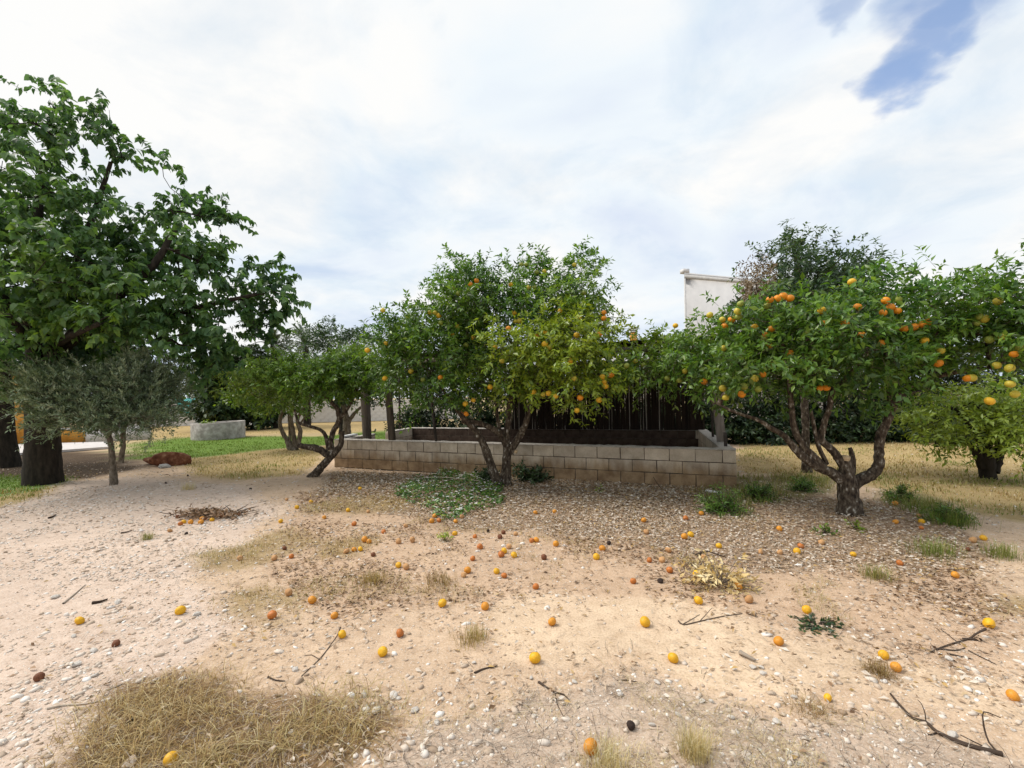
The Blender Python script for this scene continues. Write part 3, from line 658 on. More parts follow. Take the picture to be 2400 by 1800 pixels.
wall_box('chimney_core', (cc[0] - .14, 30.98), (cc[0] + .14, 30.98), .24, zc_ - .336, zc_ - .06, M['iron'], parent=lh)
# ------------------------------------------------------------------ plants
LEAF_T = {
 'lance': (np.array([(0, 0, 0), (-.5, .42, .09), (0, .45, 0), (.5, .42, .09), (0, 1, -.10)]), np.array([(0, 2, 1), (0, 3, 2), (1, 2, 4), (2, 3, 4)])),
 'heart': (np.array([(0, 0, 0), (-.36, -.08, .03), (-.52, .25, .08), (-.30, .68, .0), (0, 1.0, -.18), (.30, .68, .0), (.52, .25, .08), (.36, -.08, .03), (0, .35, -.03)]),
           np.array([(8, 0, 1), (8, 1, 2), (8, 2, 3), (8, 3, 4), (8, 4, 5), (8, 5, 6), (8, 6, 7), (8, 7, 0)])),
 'slim': (np.array([(0, 0, 0), (-.5, .5, .05), (.5, .5, .05), (0, 1, -.06)]), np.array([(0, 2, 1), (1, 2, 3)])),
}
def leaf_arrays(kind, B, D, Nn, Ln, Wd, lv, tint):
    tp, tt = LEAF_T[kind]; k = len(tp); n = len(B)
    D = nrm(D); S = nrm(np.cross(D, Nn)); Nn = np.cross(S, D)
    V = B[:, None] + S[:, None] * (tp[None, :, 0:1] * Wd[:, None, None]) + D[:, None] * (tp[None, :, 1:2] * Ln[:, None, None]) + Nn[:, None] * (tp[None, :, 2:3] * Ln[:, None, None])
    T = (tt[None] + (np.arange(n) * k)[:, None, None]).reshape(-1, 3)
    return V.reshape(-1, 3), T, np.repeat(lv, k), np.repeat(tint, k)
class Leaves:
    def __init__(s): s.parts = []
    def add(s, B, D, Nn, Ln, Wd, lv, tint): s.parts.append((B, D, Nn, Ln, Wd, lv, tint))
    def cat(s): return [np.concatenate([p[i] for p in s.parts]) for i in range(7)]
def blobs_to_world(blobs):
    out = []
    for b in blobs:
        px, py, Y, rx, ry, rd = b[:6]; tint = b[6] if len(b) > 6 else 0.0; w = b[7] if len(b) > 7 else 1.0
        out.append((P(px, py, Y), np.array([rx * Y / F, rd, ry * Y / F]), tint, w))
    return out
def grow(limb_nodes, blobs, density, rng, hollow=0.45):
    """attractor points spread through the blobs, each joined to the nearest branch"""
    pts = []; tin = []; cen = []
    for c, r, t, w in blobs:
        n = max(3, int(density * w * (r[0] * r[2] + 0.6 * r[0] * r[1] + 0.4 * r[1] * r[2]) * 3.0))
        d = nrm(rng.normal(size=(n, 3))); rad = hollow + (1 - hollow) * rng.random(n) ** 0.6
        rad *= 1 + 0.16 * rng.normal(size=n).clip(-1.2, 1.5)
        pts.append(c + d * r * rad[:, None]); tin.append(np.full(n, t)); cen.append(np.repeat(c[None], n, 0))
    A = np.concatenate(pts); tin = np.concatenate(tin); cen = np.concatenate(cen)
    nodes = [np.asarray(p, float) for p in limb_nodes]; par = [-1] * len(nodes); n0 = len(nodes)
    LN = np.array(nodes)
    order = np.argsort([np.min(np.linalg.norm(LN - a, axis=1)) for a in A])
    buf = np.zeros((n0 + 4 * len(A) + 4, 3)); buf[:n0] = LN; cnt = n0; par = np.full(len(buf), -1)
    paths = []
    for k in order:
        a = A[k]; dd = np.linalg.norm(buf[:cnt] - a, axis=1) + 0.25 * np.maximum(0, buf[:cnt, 2] - a[2])
        j = int(np.argmin(dd)); p = buf[j]; d = a - p; ln = np.linalg.norm(d) + 1e-6
        off = rng.normal(size=3) * 0.10 * ln + np.array([0, 0, -0.06 * ln]); idx = [j]; last = j
        for t in (0.33, 0.67, 1.0):
            q = p + d * t + off * (4 * t * (1 - t)); buf[cnt] = q; par[cnt] = last; last = cnt; idx.append(cnt); cnt += 1
        paths.append(idx)
    load = np.zeros(cnt)
    for idx in paths:
        i = idx[-1]
        while i >= 0: load[i] += 1; i = par[i]
    return A, tin, cen, buf[:cnt], load, paths, n0
def shoots_to_leaves(S0, SD, SL, tin, m, spec, rng, lvbase):
    n = len(S0); t = np.tile(np.linspace(0.12, 1.0, m), n); rep = lambda a: np.repeat(a, m, 0)
    d = rep(SD); ph = rng.random(n * m) * 0.6 + np.tile(np.arange(m) * 2.4, n) + rep(rng.random(n) * 6.28)
    ref = nrm(np.cross(d, np.array([0.31, 0.22, 0.92]))); b2 = np.cross(d, ref)
    radial = np.cos(ph)[:, None] * ref + np.sin(ph)[:, None] * b2
    B = rep(S0) + d * (rep(SL) * t)[:, None] + np.array([0, 0, -1.0]) * (rep(SL) * 0.25 * t ** 2)[:, None]
    D = d * spec.get('along', .55) + radial * spec.get('out', .8) + np.array([0, 0, -spec.get('droop', .25)]) + rng.normal(size=(n * m, 3)) * .18
    Nn = np.array([0, 0, .9]) + radial * -.2 + d * .35 + rng.normal(size=(n * m, 3)) * spec.get('ntw', .45)
    Ln = spec['len'] * (0.65 + 0.6 * rng.random(n * m)); Wd = Ln * spec['asp'] * (0.8 + 0.4 * rng.random(n * m))
    lv = np.clip(rep(lvbase) + rng.normal(size=n * m) * .24, 0, 1)
    tt = rep(tin); young = np.clip(tt * (0.35 + 0.9 * rng.random(n * m)) + (t > .8) * 0.25 * rng.random(n * m), 0, 1)
    return B, D, Nn, Ln, Wd, lv, young
SPEC = {
 'citrus': dict(kind='lance', len=.090, asp=.42, along=.6, out=.75, droop=.28, ntw=.65),
 'mulberry': dict(kind='heart', len=.125, asp=.68, along=.35, out=.7, droop=.75, ntw=.45),
 'olive': dict(kind='slim', len=.07, asp=.27, along=.8, out=.55, droop=.0, ntw=.9),
 'hedge': dict(kind='lance', len=.12, asp=.5, along=.5, out=.8, droop=.2, ntw=.6),
 'far': dict(kind='lance', len=.26, asp=.55, along=.5, out=.8, droop=.2, ntw=.6),
}
fruit_meshes = {}
def fruit_mesh(matkey, style=0):
    """an orange: slightly flattened ball with a dimple at the stalk; styles 1-3 are dented or shrivelled"""
    key = (matkey, style)
    if key in fruit_meshes: return fruit_meshes[key]
    bm = bmesh.new(); bmesh.ops.create_uvsphere(bm, u_segments=16, v_segments=11, radius=.5)
    rr = random.Random(style * 11 + 3)
    for v in bm.verts:
        c = v.co.copy(); r = math.hypot(c.x, c.y)
        c.z *= .93
        if c.z > 0: c.z -= .07 * math.exp(-(r / .13) ** 2)
        if c.z < 0: c.z += .03 * math.exp(-(r / .10) ** 2)
        if style:
            a = math.atan2(c.y, c.x)
            k = {1: .03, 2: .07, 3: .13}[style] * (math.sin(3 * a + style) * .6 + math.sin(5 * a + c.z * 9) * .4)
            c *= 1 + k + rr.uniform(-.015, .015)
            if style == 3: c.z *= .82
            dn = Vector((.75, .45, .35)).normalized(); pr = c.dot(dn)
            if pr > .40 and style >= 2: c -= dn * (pr - .40) * .9
        v.co = c
    for f in bm.faces: f.smooth = True
    me = bpy.data.meshes.new('orange'); bm.to_mesh(me); bm.free(); me.materials.append(M[matkey]); fruit_meshes[key] = me; return me
def limb_world(spec, Y):
    """[(px, py, radius px, depth offset)] -> points and radii in metres"""
    pts = []; rad = []
    for q in spec:
        y = Y + (q[3] if len(q) > 3 else 0.0); pts.append(P(q[0], q[1], y)); rad.append(q[2] * y / F)
    return np.array(pts), np.array(rad)
FR = {'O': 'f_orange', 'Y': 'f_yellow', 'G': 'f_green', 'y': 'f_ygreen'}
TREES = {}
def tree(name, label, cat, base, Y, limbs, blobs, spec, mat, bark, density, shoots=7, m=9, seed=1, slen=(.16, .34), group=None, fruit=(), fruit_d=.09, flare=0.35,
         stubs=(), hollow=.45, cut=None, min_r=.0035, spread=.12, dry=None, rough=.22, up=.30):
    rng = np.random.default_rng(seed); sp = SPEC[spec]
    root = empty(name, tuple(base), label, cat, group)
    mb = MB(); lnodes = []
    for li, lb in enumerate(limbs):
        pts, rad = limb_world(lb, Y)
        if li == 0: pts[0] = np.array([pts[0][0], pts[0][1], min(pts[0][2], base[2] - .05)])
        p, r = catmull(pts, rad, max(.05, rad.max() * .55))
        if li == 0 and flare:
            h = p[:, 2] - base[2]; r = r * (1 + flare * np.exp(-np.maximum(h, 0) / (2.2 * rad[0])))
        p = p + rng.normal(size=p.shape) * (np.minimum(r, .08) * .05)[:, None]
        V, T = tube(p, r, 14 if r.max() > .05 else 9, rough, seed * 7 + li); mb.add(V, T)
        k = int(len(p) * (0.35 if li else .7)); lnodes += list(p[k:])
    link('trunk', mb.mesh('trunk', bark, True), root)
    for (sx, sy, sr, dx, dy, mk) in stubs:
        p0 = P(sx, sy, Y - .02); p1 = P(sx + dx, sy + dy, Y - .03); V, T = tube([p0, (p0 + p1) / 2, p1], [sr * Y / F] * 3, 10, .1, 3)
        s = MB(); s.add(V, T); link('cut_stub', s.mesh('cut_stub', M[mk]), root)
    W = blobs_to_world(blobs)
    A, tin, cen, nodes, load, paths, n0 = grow(lnodes, W, density, rng, hollow)
    bb = MB()
    for idx in paths:
        r = np.clip(min_r * load[idx] ** .5, min_r, .035); r[0] = min(r[0], r[1] * 1.25) if len(r) > 1 else r[0]
        V, T = tube(nodes[idx], r, 5, 0, 0, True); bb.add(V, T)
    n = len(A) * shoots; S0 = np.repeat(A, shoots, 0) + rng.normal(size=(n, 3)) * spread
    out = nrm(np.repeat(A - cen, shoots, 0))
    SD = nrm(out * .55 + np.array([0, 0, up]) + rng.normal(size=(n, 3)) * .55); SL = rng.uniform(slen[0], slen[1], n)
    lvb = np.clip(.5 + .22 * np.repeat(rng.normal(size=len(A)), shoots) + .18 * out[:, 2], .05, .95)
    lf = list(shoots_to_leaves(S0, SD, SL, np.repeat(tin, shoots), m, sp, rng, lvb))
    # shoot stems
    ta = nrm(np.cross(SD, np.array([.2, .5, .8]))); tb = np.cross(SD, ta); w = .0022 if spec != 'mulberry' else .004
    tip = S0 + SD * SL[:, None] + np.array([0, 0, -1.0]) * (SL * .25)[:, None]
    St = S0 - SD * .05
    Vs = np.stack([St + ta * w, St - ta * .5 * w + tb * .87 * w, St - ta * .5 * w - tb * .87 * w, tip], 1).reshape(-1, 3)
    Ts = (np.array([(0, 1, 3), (1, 2, 3), (2, 0, 3)])[None] + (np.arange(n) * 4)[:, None, None]).reshape(-1, 3); bb.add(Vs, Ts)
    br = link('branches', bb.mesh('branches', bark, True), root); br['kind'] = 'stuff'
    keep = np.ones(len(lf[0]), bool)
    if cut is not None: keep &= cut(lf[0])
    cpos = lf[0] + nrm(lf[1]) * (lf[3] * .5)[:, None]; u, v, dp = proj(cpos)
    fr = []
    for (fx, fy, col) in fruit:
        near = (np.abs(u - fx) < 34) & (np.abs(v - fy) < 30) & keep
        if near.sum() < 4:
            near = (np.abs(u - fx) < 80) & (np.abs(v - fy) < 70) & keep
        dd = float(np.percentile(dp[near], 20)) - .03 if near.sum() >= 3 else Y - .6
        q = P(fx, fy, dd); rp = fruit_d * .5 * F / dd
        keep &= ~((np.hypot(u - fx, v - fy) < rp * rng.uniform(.55, 1.1)) & (dp < dd + .05)); fr.append((q, col))
    lf = [a[keep] for a in lf]
    if dry is not None:
        dm = dry(lf[0]); dl_ = [a[dm] for a in lf]; lf = [a[~dm] for a in lf]
        V, T, lv, ti = leaf_arrays(sp['kind'], dl_[0], dl_[1], dl_[2], dl_[3] * .9, dl_[4] * .6, np.random.default_rng(5).random(len(dl_[0])), dl_[6] * 0)
        o = link('dead_foliage', np_mesh('dead_foliage', V, T, M['dry_leaf'], {'lv': lv, 'tint': ti}), root); o['kind'] = 'stuff'; o['label'] = 'dead brown foliage on the flank of the crown'
    V, T, lv, ti = leaf_arrays(sp['kind'], *lf)
    cr = link('crown', np_mesh('crown', V, T, mat, {'lv': lv, 'tint': ti}), root); cr['kind'] = 'stuff'
    for (q, col) in fr:
        o = link('fruit', fruit_mesh(FR[col]), root); o.location = q; s = fruit_d * rng.uniform(.88, 1.1); o.scale = (s, s, s * rng.uniform(.92, 1.02))
        o.rotation_euler = (rng.normal() * .4, rng.normal() * .4, rng.random() * 6.28)
    TREES[name] = lf; return root
def zz(lst, ox, oy, s=2.2125): return [(ox + x / s, oy + y / s, c) for (x, y, c) in lst]

# middle orange tree
f_mid = zz([(1430,267,'y'),(1275,300,'y'),(1155,265,'G'),(1180,265,'G'),(1235,305,'G'),(1100,370,'Y'),(1193,385,'y'),(1222,383,'G'),(890,368,'O'),(922,350,'O'),(800,390,'G'),(828,415,'G'),(1480,412,'G'),
 (1118,517,'Y'),(1123,560,'y'),(1145,558,'y'),(1088,598,'O'),(1357,505,'Y'),(1583,515,'O'),(1583,545,'O'),(1452,540,'Y'),(1442,632,'Y'),(1236,629,'O'),(1281,618,'Y'),(1277,678,'Y'),(1300,696,'y'),(1563,624,'O'),
 (683,514,'Y'),(708,516,'y'),(727,530,'Y'),(738,569,'G'),(824,586,'y'),(800,628,'Y'),(905,645,'Y'),(868,683,'G'),(1018,694,'Y'),(450,676,'Y'),(357,710,'Y'),(437,503,'y'),(447,856,'Y'),(735,852,'O'),(582,818,'y'),(645,862,'G'),
 (993,900,'Y'),(865,988,'Y'),(905,968,'Y'),(869,1040,'O'),(1410,766,'Y'),(1055,766,'y'),(1428,856,'y'),(1575,848,'Y'),(1585,874,'Y'),(1592,895,'Y'),(1460,956,'O'),(1558,968,'Y'),(1443,1022,'Y'),(1296,933,'Y'),(1217,926,'Y'),(1268,940,'y'),(1333,948,'Y'),(1620,838,'O'),(1700,790,'G')], 700, 500)
tree('orange_tree', 'laden orange tree in the middle, in front of the block wall', 'orange tree', G(1182, 1138), 8.0,
 [[(1182, 1150, 16.0), (1186, 1110, 10.9), (1188, 1060, 9.2), (1187, 1025, 8.4), (1191, 985, 7.6), (1195, 940, 6.7), (1200, 870, 5.0), (1210, 790, 3.4)],
  [(1170, 1142, 14.3, -.1), (1152, 1095, 10.1, -.15), (1135, 1045, 9.2, -.2), (1118, 1015, 7.6, -.2), (1096, 990, 6.7, -.2), (1070, 960, 4.2, -.2), (1030, 900, 3.4, -.2), (1000, 840, 2.5)],
  [(1188, 1045, 8.4), (1170, 1015, 7.6, -.1), (1140, 998, 6.7, -.1), (1106, 990, 6.7, -.15), (1082, 987, 5.9, -.15)],
  [(1192, 1062, 9.2), (1216, 1025, 8.4, -.1), (1232, 993, 7.6, -.15), (1242, 955, 5.9, -.2), (1265, 890, 4.2, -.4), (1300, 830, 3.4, -.5)],
  [(1172, 1012, 5.0), (1166, 978, 4.2), (1160, 935, 4.2), (1140, 860, 3.4), (1110, 760, 2.5)],
  [(1196, 930, 5.0), (1240, 830, 4.2, .1), (1290, 740, 3.4, .1), (1340, 680, 2.5, .1)],
  [(1160, 935, 3.4), (1090, 850, 3.4, .2), (1020, 790, 2.5, .3)]],
 [(1095, 695, 8.1, 66, 60, .65), (1170, 690, 8.2, 60, 45, .6, 0, .7), (1240, 680, 8.2, 70, 56, .7, 0, .75), (1362, 680, 8.0, 50, 58, .5, .05), (1010, 765, 7.9, 95, 40, .7, .1), (925, 775, 8.0, 42, 40, .5),
  (1180, 760, 8.2, 120, 90, .9, 0, .7), (1345, 735, 7.7, 70, 66, .7, .3), (1330, 815, 7.1, 100, 80, .75, 1.0), (1235, 835, 7.1, 85, 65, .6, .85), (1010, 835, 7.7, 115, 55, .8, .1), (1170, 880, 7.4, 80, 40, .5, .35),
  (1340, 890, 6.95, 92, 50, .55, .9), (935, 850, 7.9, 50, 60, .5, .15), (1060, 740, 7.5, 90, 60, .6, .15), (1040, 905, 7.6, 70, 38, .5, .1), (1255, 618, 8.1, 34, 18, .3), (1365, 615, 8.0, 22, 20, .25), (1078, 632, 8.1, 30, 20, .3), (1430, 860, 7.2, 34, 60, .4, .5)],
 'citrus', M['citrus'], M['bark'], 17, 8, 11, 11, fruit=f_mid, fruit_d=.088, stubs=[(1083, 984, 5, 4, -38, 'pink_wood'), (1207, 1061, 4.5, 3, -6, 'cut_wood')])

# right-hand orange tree
f_right = zz([(405,582,'Y'),(743,469,'G'),(880,480,'G'),(648,551,'y'),(728,508,'y'),(732,537,'G'),(697,550,'O'),(663,582,'O'),(583,527,'y'),(815,590,'Y'),(903,600,'O'),(872,629,'O'),(865,650,'G'),(888,684,'Y'),(653,700,'y'),
 (895,448,'O'),(935,441,'O'),(963,430,'O'),(998,440,'O'),(1163,503,'Y'),(1182,563,'O'),(1282,569,'O'),(1320,356,'Y'),(1350,486,'O'),(1370,629,'O'),(1495,452,'O'),(1482,515,'O'),(1520,486,'O'),(1555,505,'O'),(1472,673,'O'),
 (1640,590,'O'),(1683,575,'O'),(1718,558,'O'),(1695,660,'Y'),(1590,598,'O'),(1768,777,'O'),(1780,710,'y'),(998,725,'O'),(905,787,'G'),(815,856,'y'),(857,835,'O'),(760,897,'G'),(834,911,'G'),(748,938,'O'),(650,907,'y'),(665,955,'y'),
 (554,872,'O'),(363,855,'G'),(425,866,'G'),(237,786,'G'),(197,767,'y'),(454,818,'y'),(1155,905,'O'),(1187,903,'O'),(2077,457,'y'),(1980,535,'G'),(2008,548,'y'),(1966,570,'G'),(2105,637,'y'),(2032,654,'G'),(2070,788,'y'),
 (2138,803,'y'),(2160,730,'O'),(2187,695,'G'),(2140,885,'y'),(2165,937,'y'),(2034,973,'Y'),(1917,855,'O'),(1940,853,'y'),(1090,620,'G'),(1555,447,'G')], 1400, 500, 2.212)
tree('orange_tree', 'wide laden orange tree with forked trunk on the right', 'orange tree', G(1995, 1203), 5.7,
 [[(1994, 1215, 23.8), (1990, 1165, 19.4), (1986, 1128, 19.4), (1984, 1095, 14.1), (1986, 1070, 10.6)],
  [(1985, 1135, 13.2), (1958, 1113, 11.4), (1931, 1101, 10.6), (1900, 1084, 9.7), (1869, 1058, 8.8), (1840, 1024, 7.0), (1804, 1002, 6.2), (1778, 985, 4.4), (1720, 965, 3.5), (1660, 935, 2.6, .2)],
  [(1930, 1096, 9.7), (1905, 1068, 8.8), (1883, 1048, 8.4), (1866, 1017, 7.5), (1857, 976, 6.6), (1852, 908, 6.2), (1848, 860, 5.3), (1830, 790, 3.5)],
  [(1938, 1088, 5.3), (1917, 1043, 4.8), (1907, 995, 4.4), (1900, 962, 3.5)],
  [(1980, 1098, 9.7), (1960, 1065, 8.8), (1941, 1046, 7.9), (1924, 1028, 7.9), (1931, 995, 7.0), (1943, 956, 6.2), (1953, 913, 5.3), (1978, 892, 4.8), (2020, 840, 4.4, -.1), (2050, 770, 3.5)],
  [(1996, 1110, 7.0), (1999, 1085, 6.2), (1996, 1062, 5.3), (1992, 1050, 4.4)],
  [(1990, 1150, 13.2), (2012, 1128, 13.2), (2040, 1112, 12.3), (2058, 1096, 11.4), (2061, 1062, 10.6), (2062, 1028, 10.6), (2076, 995, 8.8), (2090, 962, 8.8), (2102, 932, 7.0), (2135, 902, 6.2), (2185, 885, 5.3, -.1), (2250, 870, 5.3, -.2), (2320, 862, 3.5, -.3)],
  [(2096, 945, 5.3), (2125, 925, 4.4, .1), (2155, 918, 3.5, .2)],
  [(2088, 960, 5.3), (2080, 900, 4.4), (2090, 830, 3.5), (2100, 760, 2.6)]],
 [(1705, 800, 6.3, 70, 46, .6, .05), (1640, 845, 6.4, 75, 45, .55, .12), (1570, 830, 7.2, 65, 36, .6, .5), (1530, 872, 7.2, 65, 26, .5, .25), (1790, 765, 5.9, 90, 52, .7, .1), (1930, 765, 5.5, 95, 55, .7, .08), (2050, 715, 5.8, 80, 62, .7), (2145, 760, 5.6, 80, 75, .6, .1),
  (1985, 830, 5.3, 120, 58, .55, .08), (1800, 840, 5.5, 110, 60, .6, .15), (1700, 880, 5.8, 70, 42, .45, .15), (2110, 840, 5.5, 70, 45, .5, .1), (2290, 745, 5.5, 80, 68, .7, .05), (2390, 755, 5.2, 70, 75, .7), (2365, 855, 4.9, 45, 30, .3, .2), (2400, 672, 5.4, 45, 36, .4),
  (1860, 890, 5.9, 60, 45, .5, .1), (2010, 900, 5.9, 70, 45, .5, .05), (2210, 800, 5.5, 60, 60, .5, .1), (2450, 765, 5.0, 70, 70, .6)],
 'citrus', M['citrus'], M['bark'], 19, 8, 11, 12, fruit=f_right, fruit_d=.088, flare=.25, stubs=[(1981, 1078, 9, 2, -9, 'cut_wood')])
def dry_flank(B):
    u, v, d = proj(B); return ((u - 1775) / 52) ** 2 + ((v - 655) / 62) ** 2 + .3 * np.sin(B[:, 0] * 9) < .8
tree('tall_citrus_tree', 'taller dark-leaved citrus tree with a dead brown flank behind the right orange tree', 'citrus tree', np.array([*P(1890, 900, 8.6)[:2], 0]), 8.6,
 [[(1890, 1105, 9), (1888, 1000, 8), (1882, 880, 8), (1878, 780, 7), (1875, 690, 6), (1872, 600, 4)], [(1884, 900, 8), (1930, 800, 6), (1960, 700, 4)], [(1882, 900, 8), (1830, 800, 6), (1800, 700, 4)]],
 [(1868, 635, 8.5, 72, 66, .8), (1940, 650, 8.4, 72, 56, .8), (1995, 655, 8.4, 48, 50, .6), (1800, 665, 8.0, 44, 50, .6), (1870, 730, 8.4, 130, 70, 1.0), (2000, 760, 8.6, 100, 80, .9), (1880, 572, 8.5, 30, 22, .35)],
 'citrus', M['citrus_dark'], M['bark'], 15, 8, 11, 13, dry=dry_flank)
tree('lemon_bush', 'yellow-green leafy lemon bush on a dark stubby trunk at the right edge', 'lemon bush', G(2318, 1120), 7.7,
 [[(2318, 1130, 12), (2316, 1100, 14), (2312, 1070, 15), (2310, 1040, 10), (2308, 990, 8)], [(2325, 1105, 13), (2338, 1070, 11), (2342, 1030, 7), (2350, 970, 5)], [(2305, 1095, 11), (2288, 1060, 9), (2270, 1040, 6), (2210, 1042, 4)], [(2330, 1060, 7), (2370, 1010, 6), (2420, 970, 4)], [(2310, 1060, 8), (2260, 980, 5), (2220, 950, 3)]],
 [(2325, 955, 7.6, 80, 34, .7, .4), (2230, 985, 7.6, 65, 40, .6, .4), (2330, 1010, 7.4, 85, 45, .6, .35), (2180, 1010, 7.5, 40, 32, .4, .4), (2400, 975, 7.4, 60, 55, .6, .35), (2240, 1045, 7.3, 40, 18, .3, .5), (2370, 1060, 7.2, 60, 22, .3, .4), (2290, 930, 7.7, 50, 26, .5, .4)],
 'citrus', M['lemon'], M['bark_dark'], 13, 8, 9, 14, slen=(.18, .38))
# small citrus with leaning trunk, left of the wall
tree('small_citrus_tree', 'small citrus tree on a bare crooked trunk leaning right beside the wall corner', 'citrus tree', G(734, 1118), 9.15,
 [[(728, 1126, 9), (742, 1108, 8), (760, 1086, 8), (782, 1064, 8), (792, 1052, 7), (799, 1040, 6), (801, 1010, 5.5)],
  [(776, 1070, 9), (755, 1058, 8.5), (735, 1050, 8), (712, 1046, 6.5), (700, 1044, 6)],
  [(782, 1064, 7), (776, 1040, 6), (780, 1015, 6), (794, 985, 6), (790, 958, 5.5), (776, 940, 4.5), (770, 900, 4)],
  [(770, 1055, 5), (764, 1025, 4.5), (752, 1008, 4), (722, 998, 3.5), (700, 990, 3), (690, 960, 2.5)],
  [(793, 985, 5), (812, 962, 4), (830, 930, 3.5), (840, 900, 3)], [(788, 955, 4), (760, 930, 3.5), (700, 905, 3), (650, 880, 2.5)]],
 [(800, 878, 9.0, 74, 36, .8, .1), (720, 875, 9.1, 76, 36, .8, .15), (655, 888, 9.2, 52, 34, .7, .2), (855, 895, 9.0, 40, 38, .6, .05), (760, 905, 9.0, 90, 26, .7, .1), (605, 900, 9.4, 42, 32, .6, .35), (825, 850, 9.1, 45, 20, .5, .3)],
 'citrus', M['small_citrus'], M['bark'], 24, 8, 10, 15, slen=(.12, .26))
tree('multi_stem_citrus', 'pale multi-stemmed citrus bush on the lawn edge behind the leaning trunk', 'citrus bush', G(690, 1048), 14.2,
 [[(688, 1052, 9), (672, 1030, 5), (658, 1003, 4.5), (657, 978, 4), (666, 955, 3.5), (660, 920, 3)], [(692, 1048, 6), (686, 1006, 5), (682, 980, 4.5), (690, 940, 3)], [(696, 1048, 6), (704, 1012, 5), (697, 985, 4), (715, 950, 3)], [(680, 1040, 3), (678, 1000, 2.5), (676, 970, 2)], [(697, 1000, 2.5), (716, 975, 2), (722, 950, 2)]],
 [(660, 910, 14.0, 70, 45, 1.0, .2), (590, 905, 14.2, 50, 48, 1.0, .3), (720, 920, 14.2, 40, 35, .8, .1), (670, 955, 13.8, 38, 14, .5, .2)],
 'hedge', M['small_citrus'], M['bark_pale'], 6, 8, 10, 16)
tree('grey_trunk_citrus', 'citrus tree with pale grey trunk behind the enclosure post', 'citrus tree', np.array([*P(812, 900, 16.0)[:2], 0]), 16.0,
 [[(812, 1040, 9), (813, 1010, 9), (812, 985, 8), (808, 960, 6), (800, 920, 4)], [(813, 995, 6), (828, 972, 4), (845, 955, 3)], [(812, 985, 5), (795, 965, 3.5), (785, 940, 3)]],
 [(830, 900, 15.8, 75, 45, 1.2, .05), (890, 890, 15.8, 50, 60, 1.2, .05), (780, 880, 16, 60, 45, 1.2)],
 'hedge', M['citrus_dark'], M['bark_pale'], 6, 8, 10, 17)

# the big mulberry on the left
def ymul(px): return 9.0
tree('mulberry_tree', 'huge spreading broad-leaved mulberry tree with thick dark trunk on the left', 'mulberry tree', G(100, 1078), 9.0,
 [[(100, 1090, 33), (100, 1050, 31), (100, 1000, 30), (98, 940, 29), (96, 880, 28), (95, 800, 24), (92, 700, 18), (88, 600, 13), (90, 500, 9), (100, 380, 5)],
  [(96, 880, 18), (160, 800, 15, -.3), (260, 710, 11, -.4), (360, 620, 8, -.3), (420, 520, 5)], [(96, 860, 16), (180, 800, 12, .2), (330, 760, 9, .1), (470, 720, 6, -.1), (600, 690, 4, -.2)],
  [(94, 780, 14), (0, 690, 10, -.5), (-80, 560, 7, -.8)], [(95, 760, 12), (170, 640, 9, .4), (220, 500, 6, .5), (260, 380, 4, .5)], [(97, 840, 12), (60, 790, 9, -.8), (20, 740, 6, -1.6)], [(97, 830, 11), (160, 790, 8, -.9), (230, 760, 5, -1.6)]],
 [(30, 340, 9.0, 75, 75, 1.2, .05, .7), (70, 280, 9.1, 40, 40, .6, 0, .7), (140, 262, 9.2, 16, 34, .35), (150, 340, 9.2, 30, 34, .5, 0, .6), (224, 275, 9.2, 12, 28, .3), (262, 365, 9.3, 22, 34, .5), (40, 480, 8.6, 120, 95, 1.4, .15, .8), (170, 425, 9.1, 70, 60, 1.1, .05, .7), (190, 520, 9.0, 95, 75, 1.2, .08, .8), (270, 575, 9.1, 45, 50, .9, 0, .8),
  (392, 432, 9.4, 32, 34, .6, 0, .9), (450, 495, 9.4, 50, 36, .6, 0, .8), (515, 505, 9.4, 24, 9, .3), (380, 540, 9.2, 70, 48, .9, 0, .8), (360, 620, 9.0, 110, 85, 1.2, .05), (480, 620, 9.3, 55, 48, .8, 0, .8), (550, 655, 9.3, 45, 36, .6, 0, .8), (625, 645, 9.2, 26, 26, .4), (665, 690, 9.2, 38, 7, .25), (600, 705, 9.1, 50, 16, .4), (590, 750, 9.0, 50, 18, .5), (520, 770, 9.0, 75, 35, .8),
  (120, 630, 8.4, 160, 90, 1.4, .15), (250, 680, 8.2, 115, 75, 1.1, .3), (60, 735, 7.9, 100, 50, .8, .35), (200, 745, 7.9, 100, 40, .8, .6), (130, 700, 8.0, 60, 40, .5, .6), (340, 740, 8.2, 90, 70, .9, .15), (430, 760, 8.8, 90, 60, .9, .05), (440, 830, 9.4, 80, 45, .7), (-60, 600, 8.2, 140, 160, 1.5, .1),
  (160, 835, 9.6, 150, 40, .8), (300, 815, 9.8, 110, 40, .8), (-40, 850, 7.8, 90, 50, .8, .1), (520, 840, 9.6, 70, 30, .6)],
 'mulberry', M['mulberry'], M['bark_dark'], 3.9, 7, 11, 21, slen=(.2, .5), spread=.16, hollow=.35, min_r=.006, flare=.15, rough=.04, up=.55)
tree('dark_shade_tree', 'dark-trunked tree at the left edge behind the mulberry', 'tree', np.array([*GZ(10, 1058, 0)[:2], 0]), 11.5,
 [[(12, 1064, 22), (10, 1000, 18), (8, 900, 16), (6, 800, 13), (4, 700, 9), (0, 600, 6)], [(8, 860, 9), (60, 780, 7), (120, 720, 5)]],
 [(40, 820, 11.5, 140, 70, 1.4), (200, 840, 11.8, 120, 60, 1.2), (-60, 700, 11.5, 140, 120, 1.6), (340, 850, 12, 90, 50, 1.0)],
 'mulberry', M['hedge'], M['bark_dark'], 3.2, 7, 9, 22, slen=(.25, .5), spread=.25, min_r=.006, rough=.05)
